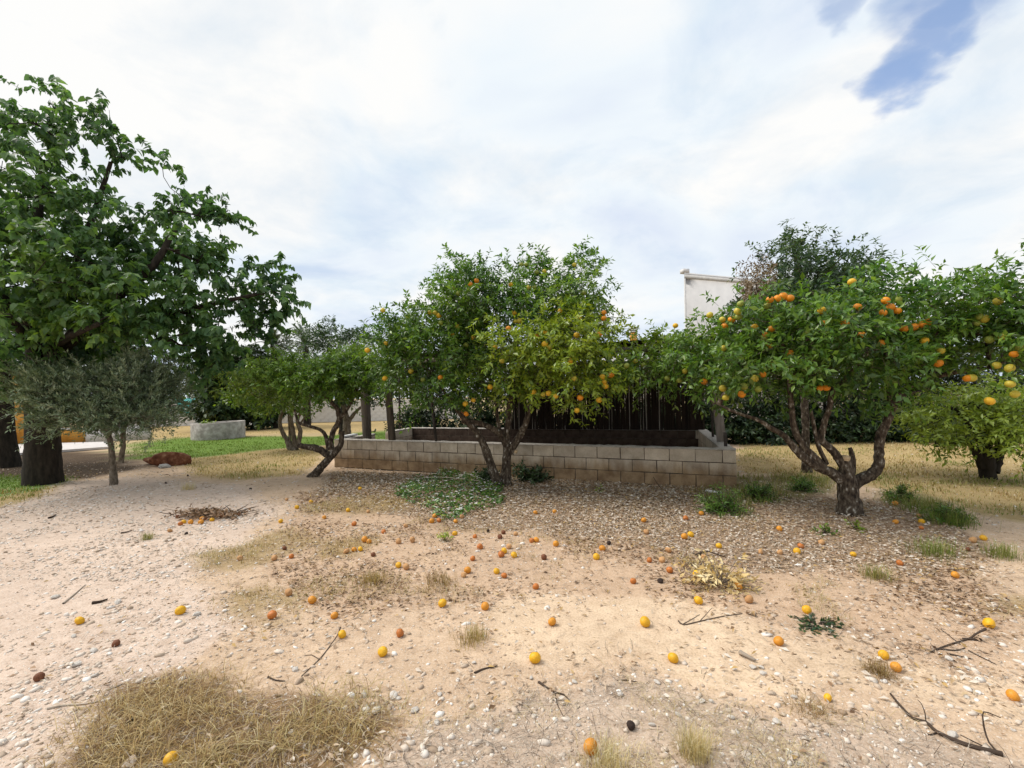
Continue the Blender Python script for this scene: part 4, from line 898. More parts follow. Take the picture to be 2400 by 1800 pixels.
# grey-leaved olive in front of the mulberry trunk
tree('olive_tree', 'bushy grey-green olive tree with two stems in front of the mulberry', 'olive tree', G(272, 1082), 8.7,
 [[(266, 1088, 7.5), (262, 1060, 6), (256, 1025, 5.5), (246, 1000, 5), (220, 970, 4), (170, 940, 3)], [(282, 1085, 6), (288, 1050, 5), (289, 1015, 5), (295, 975, 4), (310, 930, 3)], [(256, 1020, 4), (275, 980, 3.5), (270, 920, 3)], [(246, 1000, 4), (180, 985, 3), (110, 960, 2.5), (80, 930, 2)], [(290, 1000, 4), (335, 960, 3), (370, 935, 2)]],
 [(300, 945, 8.5, 70, 52, .7), (230, 945, 8.4, 70, 50, .6), (345, 930, 8.6, 50, 45, .7), (362, 905, 8.7, 30, 36, .5), (130, 920, 8.3, 75, 55, .6, .3), (80, 910, 8.3, 40, 45, .4, .3), (310, 890, 8.6, 45, 32, .5), (135, 885, 8.4, 26, 26, .3, .2), (180, 955, 8.3, 60, 35, .5), (265, 990, 8.2, 70, 26, .5), (340, 975, 8.3, 60, 28, .45), (150, 970, 8.2, 60, 28, .4), (310, 870, 8.5, 18, 22, .3), (250, 905, 8.4, 40, 32, .5)],
 'olive', M['olive'], M['bark_pale'], 20, 11, 24, 23, slen=(.2, .5), hollow=.25, spread=.10, min_r=.0028, flare=.15, up=.8)

# hedge and background growth
def bush(name, label, cat, px, py, Y, blobs, mat, density, seed, spec='hedge', group=None, trunk_r=.06, slen=(.18, .4)):
    base = np.array([*P(px, py, Y)[:2], 0.0]); r = trunk_r * F / Y; bz = proj(np.array([base[0], base[1], 0.0]))[1]
    top = min(b[1] for b in blobs)
    return tree(name, label, cat, base, Y, [[(px, bz + 4, r), (px + 3, bz - (bz - top) * .35, r * .8), (px, bz - (bz - top) * .7, r * .4)], [(px, bz - 8, r * .7), (px + 25 * 10 / Y, bz - (bz - top) * .5, r * .4)], [(px, bz - 8, r * .7), (px - 28 * 10 / Y, bz - (bz - top) * .55, r * .4)]],
         blobs, spec, mat, M['bark_dark'], density, 6, 8, seed, group=group, slen=slen, hollow=.3)
HG = 'dense dark hedge behind the enclosure'
hedge_pos = [(1010, 15.6, 'hedge bush showing through the gap left of the middle trunk, behind the enclosure'), (1140, 15.2, 'hedge bush behind the cane shelter, straight behind the middle trunk'), (1280, 14.6, 'hedge bush behind the left part of the cane screen'),
 (1420, 14.0, 'hedge bush behind the middle of the cane screen'), (1560, 13.6, 'hedge bush behind the right end of the cane screen'), (1690, 14.2, 'dark hedge bush just right of the grey enclosure post'), (1810, 14.0, 'dark hedge bush seen under the left limbs of the right orange tree'),
 (1930, 14.0, 'dark hedge bush seen right behind the forked trunk of the right orange tree'), (2050, 14.0, 'dark hedge bush behind the upright right limb of the right orange tree'), (2180, 13.6, 'dark hedge bush behind the left side of the lemon bush'), (2330, 13.2, 'dark hedge bush behind the lemon bush at the right edge')]
for i, (px, Y, lab) in enumerate(hedge_pos):
    hz = lambda z: proj(np.array([P(px, 900, Y)[0], Y, z]))[1]
    k = F / Y
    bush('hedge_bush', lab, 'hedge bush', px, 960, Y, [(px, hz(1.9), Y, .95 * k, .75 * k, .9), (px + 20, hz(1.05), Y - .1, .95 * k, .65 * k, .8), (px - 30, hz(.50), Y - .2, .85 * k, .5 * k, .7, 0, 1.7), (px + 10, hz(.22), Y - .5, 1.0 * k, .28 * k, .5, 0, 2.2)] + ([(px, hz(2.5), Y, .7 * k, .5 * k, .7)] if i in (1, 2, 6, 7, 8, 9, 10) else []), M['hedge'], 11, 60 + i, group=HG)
bush('dark_shrub', 'big dark shrub growing behind the round concrete well ring', 'shrub', 560, 960, 24.5, [(540, 950, 24.5, 75, 42, 1.6, 0, 1.6), (595, 910, 24.8, 60, 60, 1.5), (520, 890, 24.2, 40, 50, 1.2, .35), (512, 945, 24.0, 24, 40, .9, .5, 1.5), (565, 860, 24.8, 80, 40, 1.5, .1), (610, 960, 24.5, 40, 32, 1.1, 0, 1.6)], M['hedge'], 11, 80, 'far')
bush('flat_topped_tree', 'dark flat-topped tree far behind the small citrus tree', 'tree', 800, 900, 20, [(745, 795, 20, 38, 16, .8), (790, 775, 20, 55, 18, 1.0), (850, 790, 20, 45, 22, 1.0), (800, 815, 20, 85, 30, 1.2), (720, 775, 20, 22, 10, .5), (880, 830, 20, 50, 40, 1.2)], M['citrus_dark'], 6, 81, trunk_r=.1)
bush('hazy_tree', 'pale hazy tree far off beside the palm', 'tree', 690, 900, 32, [(690, 815, 32, 40, 26, 1.5), (640, 850, 32, 50, 30, 1.5), (740, 850, 32, 60, 40, 1.5)], M['far_leaf'], 1.0, 82, 'far', trunk_r=.15, slen=(.4, .8))
for i, (px, py, rx, ry, lab) in enumerate([(590, 870, 60, 34, 'far tree just left of the palm'), (520, 880, 60, 40, 'far tree behind the dark shrub'), (960, 850, 80, 60, 'far tree behind the left flank of the middle orange tree'), (1500, 806, 22, 16, 'far small tree beside the chimney'), (420, 890, 60, 40, 'far tree beyond the turquoise panel')]):
    bush('far_tree', lab, 'tree', px, 900, 34, [(px, py, 34, rx, ry, 1.6), (px + rx * .5, py + ry * .6, 34, rx * .7, ry * .7, 1.4), (px - rx * .5, py + ry * .7, 34, rx * .7, ry * .7, 1.4)], M['far_leaf'], .9, 90 + i, 'far', group='far trees beyond the boundary wall', trunk_r=.15, slen=(.4, .8))
def palm(px, py, Y, label, seed):
    rng = random.Random(seed); top = P(px, py, Y); root = empty('palm_tree', (top[0], top[1], 0), label, 'palm tree')
    mb = MB(); V, T = tube(*catmull([(top[0], top[1], -.05), (top[0] + .05, top[1], top[2] * .5), tuple(top)], [.22, .18, .16], .25), 10, .2, 3); mb.add(V, T); link('trunk', mb.mesh('trunk', M['bark_dark'], True), root)
    for k in range(22):
        a = rng.uniform(0, 6.28); el = rng.uniform(-.1, 1.3); ln = rng.uniform(1.5, 2.1); d = np.array([math.cos(a) * math.cos(el), math.sin(a) * math.cos(el), math.sin(el)])
        t = np.linspace(0, 1, 12); pts = top + d * ln * t[:, None] + np.array([0, 0, -1]) * (ln * .75 * math.cos(el) * t ** 2.2)[:, None]
        f = MB(); V, T = tube(pts, np.linspace(.022, .005, 12), 4); f.add(V, T)
        tan = nrm(np.gradient(pts, axis=0)); sd = nrm(np.cross(tan, np.array([0, 0, 1.0]) + d * .01))
        for i in range(1, 12):
            for s in (-1, 1):
                for q in (0, .5):
                    p0 = pts[i] + (pts[i] - pts[i - 1]) * -q; w = .30 * ln * (1 - .55 * t[i]) * .55; tip = p0 + (sd[i] * s * .75 + tan[i] * .6 + np.array([0, 0, -.15])) * w; n2 = tan[i] * .045
                    f.add([p0 - n2, p0 + n2, tip], [(0, 1, 2)], rng.random())
        me = f.mesh('frond', M['far_leaf']); me.attributes.new('tint', 'FLOAT', 'POINT'); link('frond', me, root)
palm(641, 808, 25, 'palm tree whose feathery fronds rise behind the small citrus tree', 4)
palm(716, 806, 27, 'second palm peeping out left of the flat-topped tree', 5)
FALL = [
 (398,1242,'t','plump tan orange on the gravel just below the twig heap'),(423,1227,'r','brownish orange at the left end of the twig heap row'),(431,1222,'y','yellow-orange fruit, second from left in the twig heap row'),(447,1223,'o','bright orange fruit, third from left in the twig heap row'),(471,1223,'o','orange lying lowest in the middle of the twig heap row'),(474,1215,'o','orange half buried in twigs above the middle of the heap row'),(483,1216,'b','dark rotten orange in the middle of the twig heap'),(497,1217,'y','yellow-orange fruit at the right end of the twig heap row'),(511,1206,'t','hollow pale orange at the right side of the twig heap'),(520,1206,'r','brown-orange fruit behind the right end of the twig heap'),(417,1210,'b','dark red rotten orange behind the left end of the twig heap'),(560,1205,'b','dark brown orange at the far right tail of the twig heap'),
 (437,1250,'k','withered black orange below the twig heap, beside the tan one'),(389,1131,'k','black withered orange on the gravel close to the lawn'),(440,1114,'k','tiny black withered orange at the rim of the dry lawn'),(587,1145,'k','black withered orange below the dry lawn, left of the leaning trunk'),(563,1307,'t','pale tan orange nested in the dry grass strip'),(423,1429,'y','bright yellow oval orange alone on the gravel'),(187,1453,'y','yellow-orange fruit alone on the gravel, leftmost of the near ones'),
 (658,1221,'y','yellow orange on gravel left of the dry grass, below two others'),(696,1188,'y','yellow orange on the dry grass rim, middle of a slanting three'),(729,1175,'y','yellow orange, topmost of a slanting three below the leaning trunk'),(672,1170,'t','pale tan orange above the slanting three'),(760,1212,'o','yellow-orange fruit in dry grass below the slanting three'),(816,1195,'y','small yellow orange in dry grass straight below the wall corner'),(844,1144,'y','yellow orange closest to the left part of the block wall'),(863,1198,'t','pale orange beside the small yellow one in dry grass'),(830,1227,'r','rusty orange on a pale stony patch below the small yellow one'),
 (899,1245,'r','rusty orange alone on the litter left of the ground cover'),(951,1231,'t','pale faded orange left below the flowering ground cover'),(855,1264,'o','left orange of a touching pair above the row of three'),(865,1268,'o','right orange of a touching pair above the row of three'),(812,1290,'t','pale left orange of the touching row of three'),(830,1287,'o','dull middle orange of the touching row of three'),(845,1286,'y','bright yellow right orange of the touching row of three'),(934,1268,'t','brownish orange right of the row of three'),(967,1265,'t','pale yellowish orange right of the brownish one'),(875,1299,'b','small dark brown orange below the row of three'),
 (1066,1249,'y','yellow orange right of the tiny yellow-green sprout'),(1113,1256,'r','red-orange fruit at the lower edge of the leaf litter'),(1144,1244,'k','dark withered orange in the litter below the middle trunk'),(1172,1257,'b','dark red-brown orange, lower of a dark pair below the middle trunk'),(1180,1247,'b','dark red-brown orange, upper of a dark pair below the middle trunk'),(1125,1280,'r','red-orange fruit below the edge of the litter, right of the sprout'),(1108,1308,'r','rusty orange alone on bare soil below the red-orange ones'),(1193,1280,'t','pale orange at the top of a slanting group of three'),(1182,1290,'y','yellow orange in the middle of a slanting group of three'),(1175,1299,'r','red-orange fruit at the bottom of a slanting group of three'),(1205,1299,'y','yellow orange just right of the slanting group of three'),
 (1164,1337,'y','yellow-orange fruit, upper of a bright pair on bare soil'),(1182,1348,'r','red-orange fruit, lower of a bright pair on bare soil'),(1096,1336,'o','orange, upper of a stacked pair in brown litter'),(1087,1347,'t','tan orange, lower of a stacked pair in brown litter'),(934,1324,'y','bright yellow orange left in a pair on stony soil'),(952,1328,'t','tan orange right in a pair on stony soil'),(667,1284,'b','dark maroon orange right of the dry grass strip'),(683,1303,'r','red-brown orange below the dark maroon one'),(643,1307,'t','flattened tan orange left of the red-brown one'),
 (677,1388,'t','faded orange on the lower dry grass strip'),(732,1405,'o','orange with a yellow top right of the lower dry grass strip'),(638,1441,'r','red-orange rotten-sided fruit below the lower dry grass strip'),(784,1441,'o','plump orange beside white pebbles below the lower grass strip'),(1037,1413,'y','bright yellow orange alone on pale soil near the middle'),(1137,1419,'o','orange with a rotten underside on pale soil near the middle'),(1012,1220,'o','orange in a broken cluster under the ground cover, left one'),(1019,1208,'o','orange in a broken cluster under the ground cover, upper one'),(1029,1219,'r','orange in a broken cluster under the ground cover, right one'),(1068,1221,'o','orange at the lower tip of the flowering ground cover'),(1083,1210,'t','tan orange right of the tip of the flowering ground cover'),
 (1255,1200,'o','orange on pale litter, left of two below the dark shrub'),(1300,1198,'o','orange on pale litter, right of two below the dark shrub'),(1209,1250,'t','pale small orange on the litter right of the middle trunk line'),(1246,1266,'r','rusty left orange of a touching pair on the litter edge'),(1257,1264,'o','right orange of a touching pair on the litter edge'),(1303,1274,'o','orange alone on the litter edge right of a touching pair'),(1275,1305,'b','brown rotten orange below the orange on the litter edge'),(1412,1283,'o','orange on bare soil, upper of two beside a black one'),(1398,1304,'y','yellow orange on bare soil, lower of two beside a black one'),(1427,1272,'k','black withered orange above the two on bare soil'),(1509,1218,'o','orange on litter before the right half of the wall'),(1515,1246,'t','tan orange below the one on litter before the wall'),
 (1607,1214,'r','red-orange fruit in litter left of the pale curling vine'),(1644,1202,'o','pale orange nearest the green tuft by the wall corner'),(1604,1257,'o','left orange of a pair below the pale curling vine'),(1619,1251,'y','right orange of a pair below the pale curling vine'),(1567,1289,'t','tan orange left of the curved black branch'),(1685,1278,'y','yellow-orange fruit above the right end of the curved black branch'),(1522,1312,'r','rusty orange left of the yellowish one near the dried branch'),(1552,1311,'t','yellowish tan orange near the left end of the black branch'),(1570,1335,'r','large rusty orange left of the pale dried leaves'),(1650,1305,'t','brown-orange fruit under the curved black branch'),(1633,1344,'y','yellow orange sunk in the pale dried leaves'),(1729,1374,'o','yellow-orange fruit at the right side of the pale dried leaves'),(1756,1404,'t','tan orange at the lower right tip of the pale dried leaves'),(1637,1406,'y','bright yellow orange below the pale dried leaves'),(1484,1361,'r','rusty orange alone on bare soil left of the dried leaves'),(1256,1373,'r','rusty orange alone on dry litter in the very middle'),(1548,1360,'k','dark withered orange left of the pale dried leaves'),(1783,1293,'t','tan orange in litter between the two orange groups'),
 (1827,1238,'o','pale orange on the litter left of the forked trunk foot'),(1877,1278,'r','brownish orange, upper of a pair left below the forked trunk'),(1868,1291,'y','yellow-orange fruit, lower of a pair left below the forked trunk'),(1828,1293,'t','tan orange left of the pair below the forked trunk'),(1925,1270,'t','small tan orange on litter below the green weed'),(2000,1299,'y','yellow orange straight below the forked trunk'),(2098,1179,'o','orange closest to the grass right of the forked trunk'),(2099,1222,'o','orange on litter right of the forked trunk foot'),(2160,1221,'y','yellow-orange fruit, middle of a stacked three right of the trunk'),(2159,1236,'r','red-orange fruit, lowest of a stacked three right of the trunk'),(2154,1208,'t','pale orange, topmost of a stacked three right of the trunk'),(2281,1265,'t','pale left orange of a pair at the grass edge far right'),(2305,1260,'y','bright right orange of a pair at the grass edge far right'),(2269,1287,'b','brown orange below the pair at the grass edge far right'),(2109,1318,'r','rusty orange on litter right below the forked trunk'),(2239,1347,'o','large pale orange alone on soil at the right'),(1891,1428,'y','yellow orange above the dark green sprig'),
 (272,1506,'b','round dark red-brown rotten orange on the gravel'),(92,1585,'b','half-eaten brown orange with pale peel at the left'),(401,1777,'y','bright orange-yellow fruit in the near dry grass'),(802,1485,'y','yellow orange speared by a thin dark twig'),(938,1483,'r','brown-orange fruit right of the speared yellow one'),(897,1527,'y','yellow-orange fruit with a brown spot below the speared one'),(1294,1457,'o','smooth orange on bare sand, upper of two in the middle'),(1254,1540,'y','black-spotted yellow-orange fruit on sand below the smooth orange'),(1512,1457,'y','yellow spotted orange on sand near the bent twig'),(1578,1540,'y','large bright yellow orange on bare sand'),(1479,1700,'k','small black withered orange in the near stubble'),(1385,1750,'o','big orange with a dark hole at the bottom edge'),
 (1825,1501,'o','orange on sand left below the dark green sprig'),(2071,1534,'y','yellow orange above the brown weed, upper of a near pair'),(2100,1563,'o','deep orange fruit beside the brown weed, lower of a near pair'),(2374,1628,'o','bright orange fruit nearest the right edge'),(2318,1459,'y','yellow orange above the crooked dark twigs at right'),(1940,1634,'s','tiny yellow unripe orange beside a white pebble')]
FALLXY = np.array([G(q[0], q[1] + 6)[:2] for q in FALL])
def clear_of_fruit(x, y, r=.05):
    ok = np.ones(len(x), bool)
    for fx, fy in FALLXY: ok &= ((x - fx) ** 2 + ((y - fy + .03) * .6) ** 2) > r * r
    return ok
# ------------------------------------------------------------------ loose cover on the ground
ENC = np.array([WL, WR, BR, BL])
def scatter(n, y0, y1, rng, wide=1.3):
    y = np.exp(rng.uniform(math.log(y0), math.log(y1), n)); x = rng.uniform(-wide, wide, n) * y
    ok = ~pip(x, y, ENC); return x[ok], y[ok]
def zw(x, y, weights, default, jit=None):
    w = np.full(len(x), default, float)
    if jit is not None: x = x + jit.normal(size=len(x)) * .22; y = y + jit.normal(size=len(y)) * .26
    for k, v in weights: w = np.where(zone(k, x, y, .4), v, w)
    return w
ICO_V = np.array([(0, .53, .85), (0, -.53, .85), (0, .53, -.85), (0, -.53, -.85), (.53, .85, 0), (-.53, .85, 0), (.53, -.85, 0), (-.53, -.85, 0), (.85, 0, .53), (-.85, 0, .53), (.85, 0, -.53), (-.85, 0, -.53)])
ICO_T = np.array([(0, 9, 1), (0, 5, 9), (0, 4, 5), (0, 8, 4), (0, 1, 8), (1, 6, 8), (1, 7, 6), (1, 9, 7), (9, 11, 7), (9, 5, 11), (5, 2, 11), (5, 4, 2), (4, 10, 2), (4, 8, 10), (8, 6, 10), (6, 3, 10), (6, 7, 3), (7, 11, 3), (11, 2, 3), (2, 10, 3)])
OCT_V = np.array([(1, 0, 0), (-1, 0, 0), (0, 1, 0), (0, -1, 0), (0, 0, 1), (0, 0, -1.0)]) ; OCT_T = np.array([(0, 2, 4), (2, 1, 4), (1, 3, 4), (3, 0, 4), (2, 0, 5), (1, 2, 5), (3, 1, 5), (0, 3, 5)])
def stones(x, y, r, rng, TV, TT):
    n = len(x); k = len(TV); a = rng.uniform(0, 6.28, n); sx = r * rng.uniform(.8, 1.5, n); sy = r * rng.uniform(.6, 1.0, n); sz = r * rng.uniform(.35, .7, n)
    v = TV[None] * (1 + rng.uniform(-.22, .22, (n, k, 1))); vx = v[..., 0] * sx[:, None]; vy = v[..., 1] * sy[:, None]; vz = v[..., 2] * sz[:, None]
    ca, sa_ = np.cos(a)[:, None], np.sin(a)[:, None]
    z = gz(x, y)[:, None] + (sz * rng.uniform(-.25, .45, n))[:, None]
    V = np.stack([x[:, None] + vx * ca - vy * sa_, y[:, None] + vx * sa_ + vy * ca, z + vz + vx * (rng.normal(size=n) * .12)[:, None]], -1).reshape(-1, 3)
    T = (TT[None] + (np.arange(n) * k)[:, None, None]).reshape(-1, 3)
    return V, T
def gravel():
    rng = np.random.default_rng(31); mb = MB(); av = []
    for (n, y0, y1, r0, TV, TT) in ((34000, 1.55, 4.2, .0064, ICO_V, ICO_T), (60000, 4.0, 11.5, .0088, OCT_V, OCT_T), (4200, 1.55, 6.5, .0135, ICO_V, ICO_T)):
        x, y = scatter(n, y0, y1, rng)
        w = zw(x, y, (('straw', .42), ('gravel', .85), ('thin_litter', .28), ('litter', .12), ('sand', .16), ('strip', .15), ('clump', .10), ('lawn', .03), ('tuft', .02), ('green', 0), ('soil_painted_shade', .05)), .36, rng)
        w = w * np.clip((fbm(x * 1.7, y * 1.7, 61, 4) - .36) * 5, .25, 1.25)
        ok = rng.random(len(x)) < w; x, y = x[ok], y[ok]
        r = r0 * .9 * np.exp(rng.normal(size=len(x)) * .55) * np.clip(y / 4.5, .9, 1.8); r = np.minimum(r, .026)
        V, T = stones(x, y, r, rng, TV, TT); mb.v.append(V); mb.t.append(T + mb.n); mb.n += len(V); mb.a.append(np.repeat(np.clip(rng.normal(.58, .27, len(x)), 0, 1), len(TV)))
    tag(link('gravel', mb.mesh('gravel', M['gravel'])), 'pale gravel and small pebbles strewn over the sandy ground', 'gravel', kind='stuff')
gravel()
def litter():
    rng = np.random.default_rng(32); x, y = scatter(110000, 1.7, 12, rng); xs, ys = [x], [y]
    for zn, n in (('litter', 115000), ('thin_litter', 60000)):
        pl = ZONES[zn][0]; lo, hi = pl.min(0), pl.max(0); a = rng.uniform(lo[0], hi[0], n); b = rng.uniform(lo[1], hi[1], n); k = pip(a, b, pl) & ~pip(a, b, ENC); xs.append(a[k]); ys.append(b[k])
    x = np.concatenate(xs); y = np.concatenate(ys)
    w = zw(x, y, (('gravel', .03), ('straw', .03), ('sand', .03), ('thin_litter', .42), ('litter', 1.0), ('lawn', .08), ('green', .01), ('tuft', .25), ('strip', .12), ('clump', .08), ('soil_painted_shade', .25)), .06, rng)
    w = w * np.clip((fbm(x * 1.5, y * 1.5, 71, 4) - .30) * 4, .12 + .5 * zone('litter', x, y), 1.3)
    foot = np.abs((x - WL[0]) * -E1[1] + (y - WL[1]) * E1[0]); w = np.where((foot < .35) & (x > -4) & (x < 3.5), 1.0, w); ok = (rng.random(len(x)) < w) & clear_of_fruit(x, y, .04); x, y = x[ok], y[ok]; n = len(x)
    B = np.stack([x, y, gz(x, y) + rng.uniform(.002, .022, n)], 1); a = rng.uniform(0, 6.28, n)
    D = np.stack([np.cos(a), np.sin(a), rng.normal(size=n) * .22], 1); Nn = np.stack([rng.normal(size=n) * .4, rng.normal(size=n) * .4, np.ones(n)], 1)
    Ln = rng.uniform(.026, .062, n) * np.clip(y / 6, .85, 1.2); V, T, lv, ti = leaf_arrays('lance', B, D, Nn, Ln, Ln * rng.uniform(.25, .5, n), np.clip(rng.normal(.66, .27, n) - .33 * zone('thin_litter', x, y) * ~zone('litter', x, y), 0, 1), (rng.random(n) < .16) * rng.random(n))
    tag(link('leaf_litter', np_mesh('leaf_litter', V, T, M['litter'], {'lv': lv, 'tint': ti})), 'curled dry fallen leaves covering the ground under the orange trees', 'leaf litter', kind='stuff')
litter()
def blades(x, y, h, w, rng, bend=.7, z0=None, lean=None):
    n = len(x); a = rng.uniform(0, 6.28, n); dirv = np.stack([np.cos(a), np.sin(a)], 1)
    if lean is not None: dirv = nrm(dirv + lean)
    b = bend * rng.uniform(.3, 1.5, n); z = (gz(x, y) if z0 is None else z0) - .004
    side = np.stack([-dirv[:, 1], dirv[:, 0]], 1); f = lambda s, t, hh: np.concatenate([np.stack([x, y], 1) + side * (s * w)[:, None] + dirv * (t * h * b)[:, None], (z + hh)[:, None]], 1)
    one = np.ones(n); hm = h * np.clip(.62 - .12 * b, .2, 1); ht = h * np.clip(1.0 - .45 * b, .12, 1)
    V = np.stack([f(-.5 * one, 0 * one, 0 * h), f(.5 * one, 0 * one, 0 * h), f(-.4 * one, .32 * one, hm), f(.4 * one, .32 * one, hm), f(0 * one, 1.0 * one, ht)], 1).reshape(-1, 3)
    T = (np.array([(0, 1, 3), (0, 3, 2), (2, 3, 4)])[None] + (np.arange(n) * 5)[:, None, None]).reshape(-1, 3); return V, T
def grass(name, zones, n, y0, y1, h0, h1, w, tint, label, seed, clump=1.0, bend=.8, lvm=.5, cat='grass', pick=None):
    rng = np.random.default_rng(seed); x, y = scatter(n, y0, y1, rng); pr = sum(zone(zones, x + .16 * math.cos(q * 1.05), y + .16 * math.sin(q * 1.05), .3) * 1.0 for q in range(6)) / 6
    ok = (rng.random(len(x)) < pr ** 1.6) & clear_of_fruit(x, y)
    if pick is not None: ok &= pick(x, y)
    f = fbm(x * 2.6, y * 2.6, seed, 3); ok &= rng.random(len(x)) < np.clip((f - .5) * 3.2 * clump + .62, .04, 1); x, y, f = x[ok], y[ok], f[ok]
    h = rng.uniform(h0, h1, len(x)) * (.45 + 1.1 * f); V, T = blades(x, y, h, np.full(len(x), w) * np.clip(y / 4, .8, 2.2), rng, bend)
    t = np.clip(tint[0] + (fbm(x * 1.1, y * 1.1, seed + 3, 3) - .5) * tint[1] + rng.normal(size=len(x)) * .12, 0, 1); lv = np.clip(rng.normal(lvm, .32, len(x)), 0, 1)
    tag(link(name, np_mesh(name, V, T, M['grass'], {'lv': np.repeat(lv, 5), 'tint': np.repeat(t, 5)})), label, cat, kind='stuff')
grass('dry_grass', 'clump', 70000, 1.55, 3.6, .03, .12, .0034, (.08, .7), 'thick tangle of dry straw-coloured grass in the near corner', 101, 2.6, 1.7, .45)
grass('matted_grass', 'clump', 60000, 1.55, 3.6, .02, .06, .0035, (.0, .2), 'brown matted thatch under the near dry grass', 111, .8, 2.2, .10)
grass('dry_grass', 'strip', 130000, 1.8, 9, .03, .085, .0035, (.10, .5), 'thin strips of dry grass between the gravel and the fallen oranges', 102, 1.2, 1.0)
grass('dry_lawn', 'lawn', 110000, 5.5, 22, .03, .085, .006, (.36, 1.5), 'yellowed dry lawn with greener patches', 103, .7, .7, .62)
grass('green_lawn', 'green', 160000, 6.5, 20, .03, .075, .007, (.92, .3), 'strip of fresh green lawn in front of the well ring', 104, .5, .5)
grass('grass_tufts', 'tuft', 120000, 4.8, 9.5, .05, .16, .0045, (.62, .9), 'lush green grass tufts around the foot of the right orange tree', 105, 1.2, .7)
grass('sparse_grass', 'thin_litter', 90000, 2.0, 8, .02, .07, .003, (.15, .5), 'sparse dry grass wisps among the fallen oranges', 106, 2.6, 1.2, pick=lambda x, y: fbm(x * 1.9 + 40, y * 1.9, 12, 3) > .58)
grass('sparse_grass', 'straw', 26000, 1.55, 3.2, .02, .07, .0022, (.05, .3), 'fine bleached grass stubble in the sandy foreground', 107, 2.0, 1.5, .8)
def straw():
    rng = np.random.default_rng(33); x, y = scatter(42000, 1.55, 8, rng)
    w = zw(x, y, (('gravel', .08), ('straw', .9), ('sand', .10), ('thin_litter', .35), ('litter', .35), ('lawn', .15), ('strip', .5), ('clump', .9), ('green', 0)), .22); ok = rng.random(len(x)) < w * (.3 + 1.4 * fbm(x * 2, y * 2, 5, 3) ** 1.5); x, y = x[ok], y[ok]; n = len(x)
    a = rng.uniform(0, 6.28, n); ln = np.exp(rng.normal(math.log(.055), .6, n)).clip(.015, .28); d = np.stack([np.cos(a), np.sin(a)], 1); s = np.stack([-d[:, 1], d[:, 0]], 1) * (.0011 * np.clip(y / 2.5, .9, 2.2))[:, None]; z = gz(x, y) + rng.uniform(.003, .014, n); dz = rng.normal(size=n) * .1 * ln
    bow = s * rng.normal(size=(n, 1)) * 9; p = np.stack([x, y], 1)
    c3 = lambda q, zz_: np.concatenate([q, zz_[:, None]], 1)
    V = np.stack([c3(p - s, z), c3(p + s, z), c3(p + d * (ln * .5)[:, None] + bow - s, z + dz * .5 + .002), c3(p + d * (ln * .5)[:, None] + bow + s, z + dz * .5 + .002), c3(p + d * ln[:, None], z + dz)], 1).reshape(-1, 3)
    T = (np.array([(0, 1, 3), (0, 3, 2), (2, 3, 4)])[None] + (np.arange(n) * 5)[:, None, None]).reshape(-1, 3); lv = np.where(rng.random(n) < .22, rng.uniform(.02, .3, n), rng.uniform(.6, 1, n))
    tag(link('straw', np_mesh('straw', V, T, M['twig'], {'lv': np.repeat(lv, 5)})), 'scattered bits of straw and thin broken stalks lying on the soil', 'straw', kind='stuff')
straw()

# ------------------------------------------------------------------ rocks, twigs and small plants
def rock(name, label, cat, px, py, size, flat, mat, seed, group=None, rotz=None, sink=.25, parent=None):
    rr = random.Random(seed); bm = bmesh.new(); bmesh.ops.create_icosphere(bm, subdivisions=2, radius=.5)
    offs = [(Vector((rr.gauss(0, 1), rr.gauss(0, 1), rr.gauss(0, 1))).normalized(), rr.uniform(.26, .46)) for _ in range(9)]
    for v in bm.verts:
        c = v.co * (1 + rr.uniform(-.05, .05))
        for n_, o in offs:
            k = c.dot(n_) - o
            if k > 0: c -= n_ * k * .85
        v.co = Vector((c.x * 1.25, c.y * .9, c.z * flat))
    me = bpy.data.meshes.new(name); bm.to_mesh(me); bm.free(); me.materials.append(mat)
    if isinstance(py, np.ndarray): p = py
    else: p = G(px, py)
    o = link(name, me, parent); s = size; o.scale = (s, s, s); o.location = (p[0], p[1], p[2] + s * flat * (.36 - sink * .3)); o.rotation_euler = (rr.uniform(-.15, .15), rr.uniform(-.15, .15), rr.uniform(0, 6.28) if rotz is None else rotz)
    return tag(o, label, cat, group) if parent is None else o
rock('boulder', 'reddish-brown broken boulder lying at the edge of the lawn', 'boulder', 403, 1090, .72, .62, M['red_rock'], 3, rotz=.5)
rock('boulder', 'dark red flat rock leaning against the reddish boulder', 'boulder', 362, 1088, .50, .50, M['red_rock'], 8, rotz=-.3)
rock('boulder', 'small pale grey stone tucked under the reddish boulder', 'stone', 387, 1096, .26, .5, M['grey_rock'], 5, rotz=.2)
for i, (px, py, s, lab) in enumerate([(583, 1000, .42, 'leftmost grey rock of the row under the dark shrub'), (600, 1000, .36, 'second grey rock of the row under the dark shrub'), (614, 997, .48, 'middle and largest grey rock of the row under the dark shrub'), (628, 998, .40, 'fourth grey rock of the row under the dark shrub'), (642, 997, .36, 'rightmost grey rock of the row, near the pale citrus stems'), (620, 990, .45, 'grey rock lying on top of the row under the dark shrub')]):
    rock('grey_rock', lab, 'rock', px, py, s, .75, M['grey_rock'], 40 + i, 'row of grey rocks under the dark shrub')
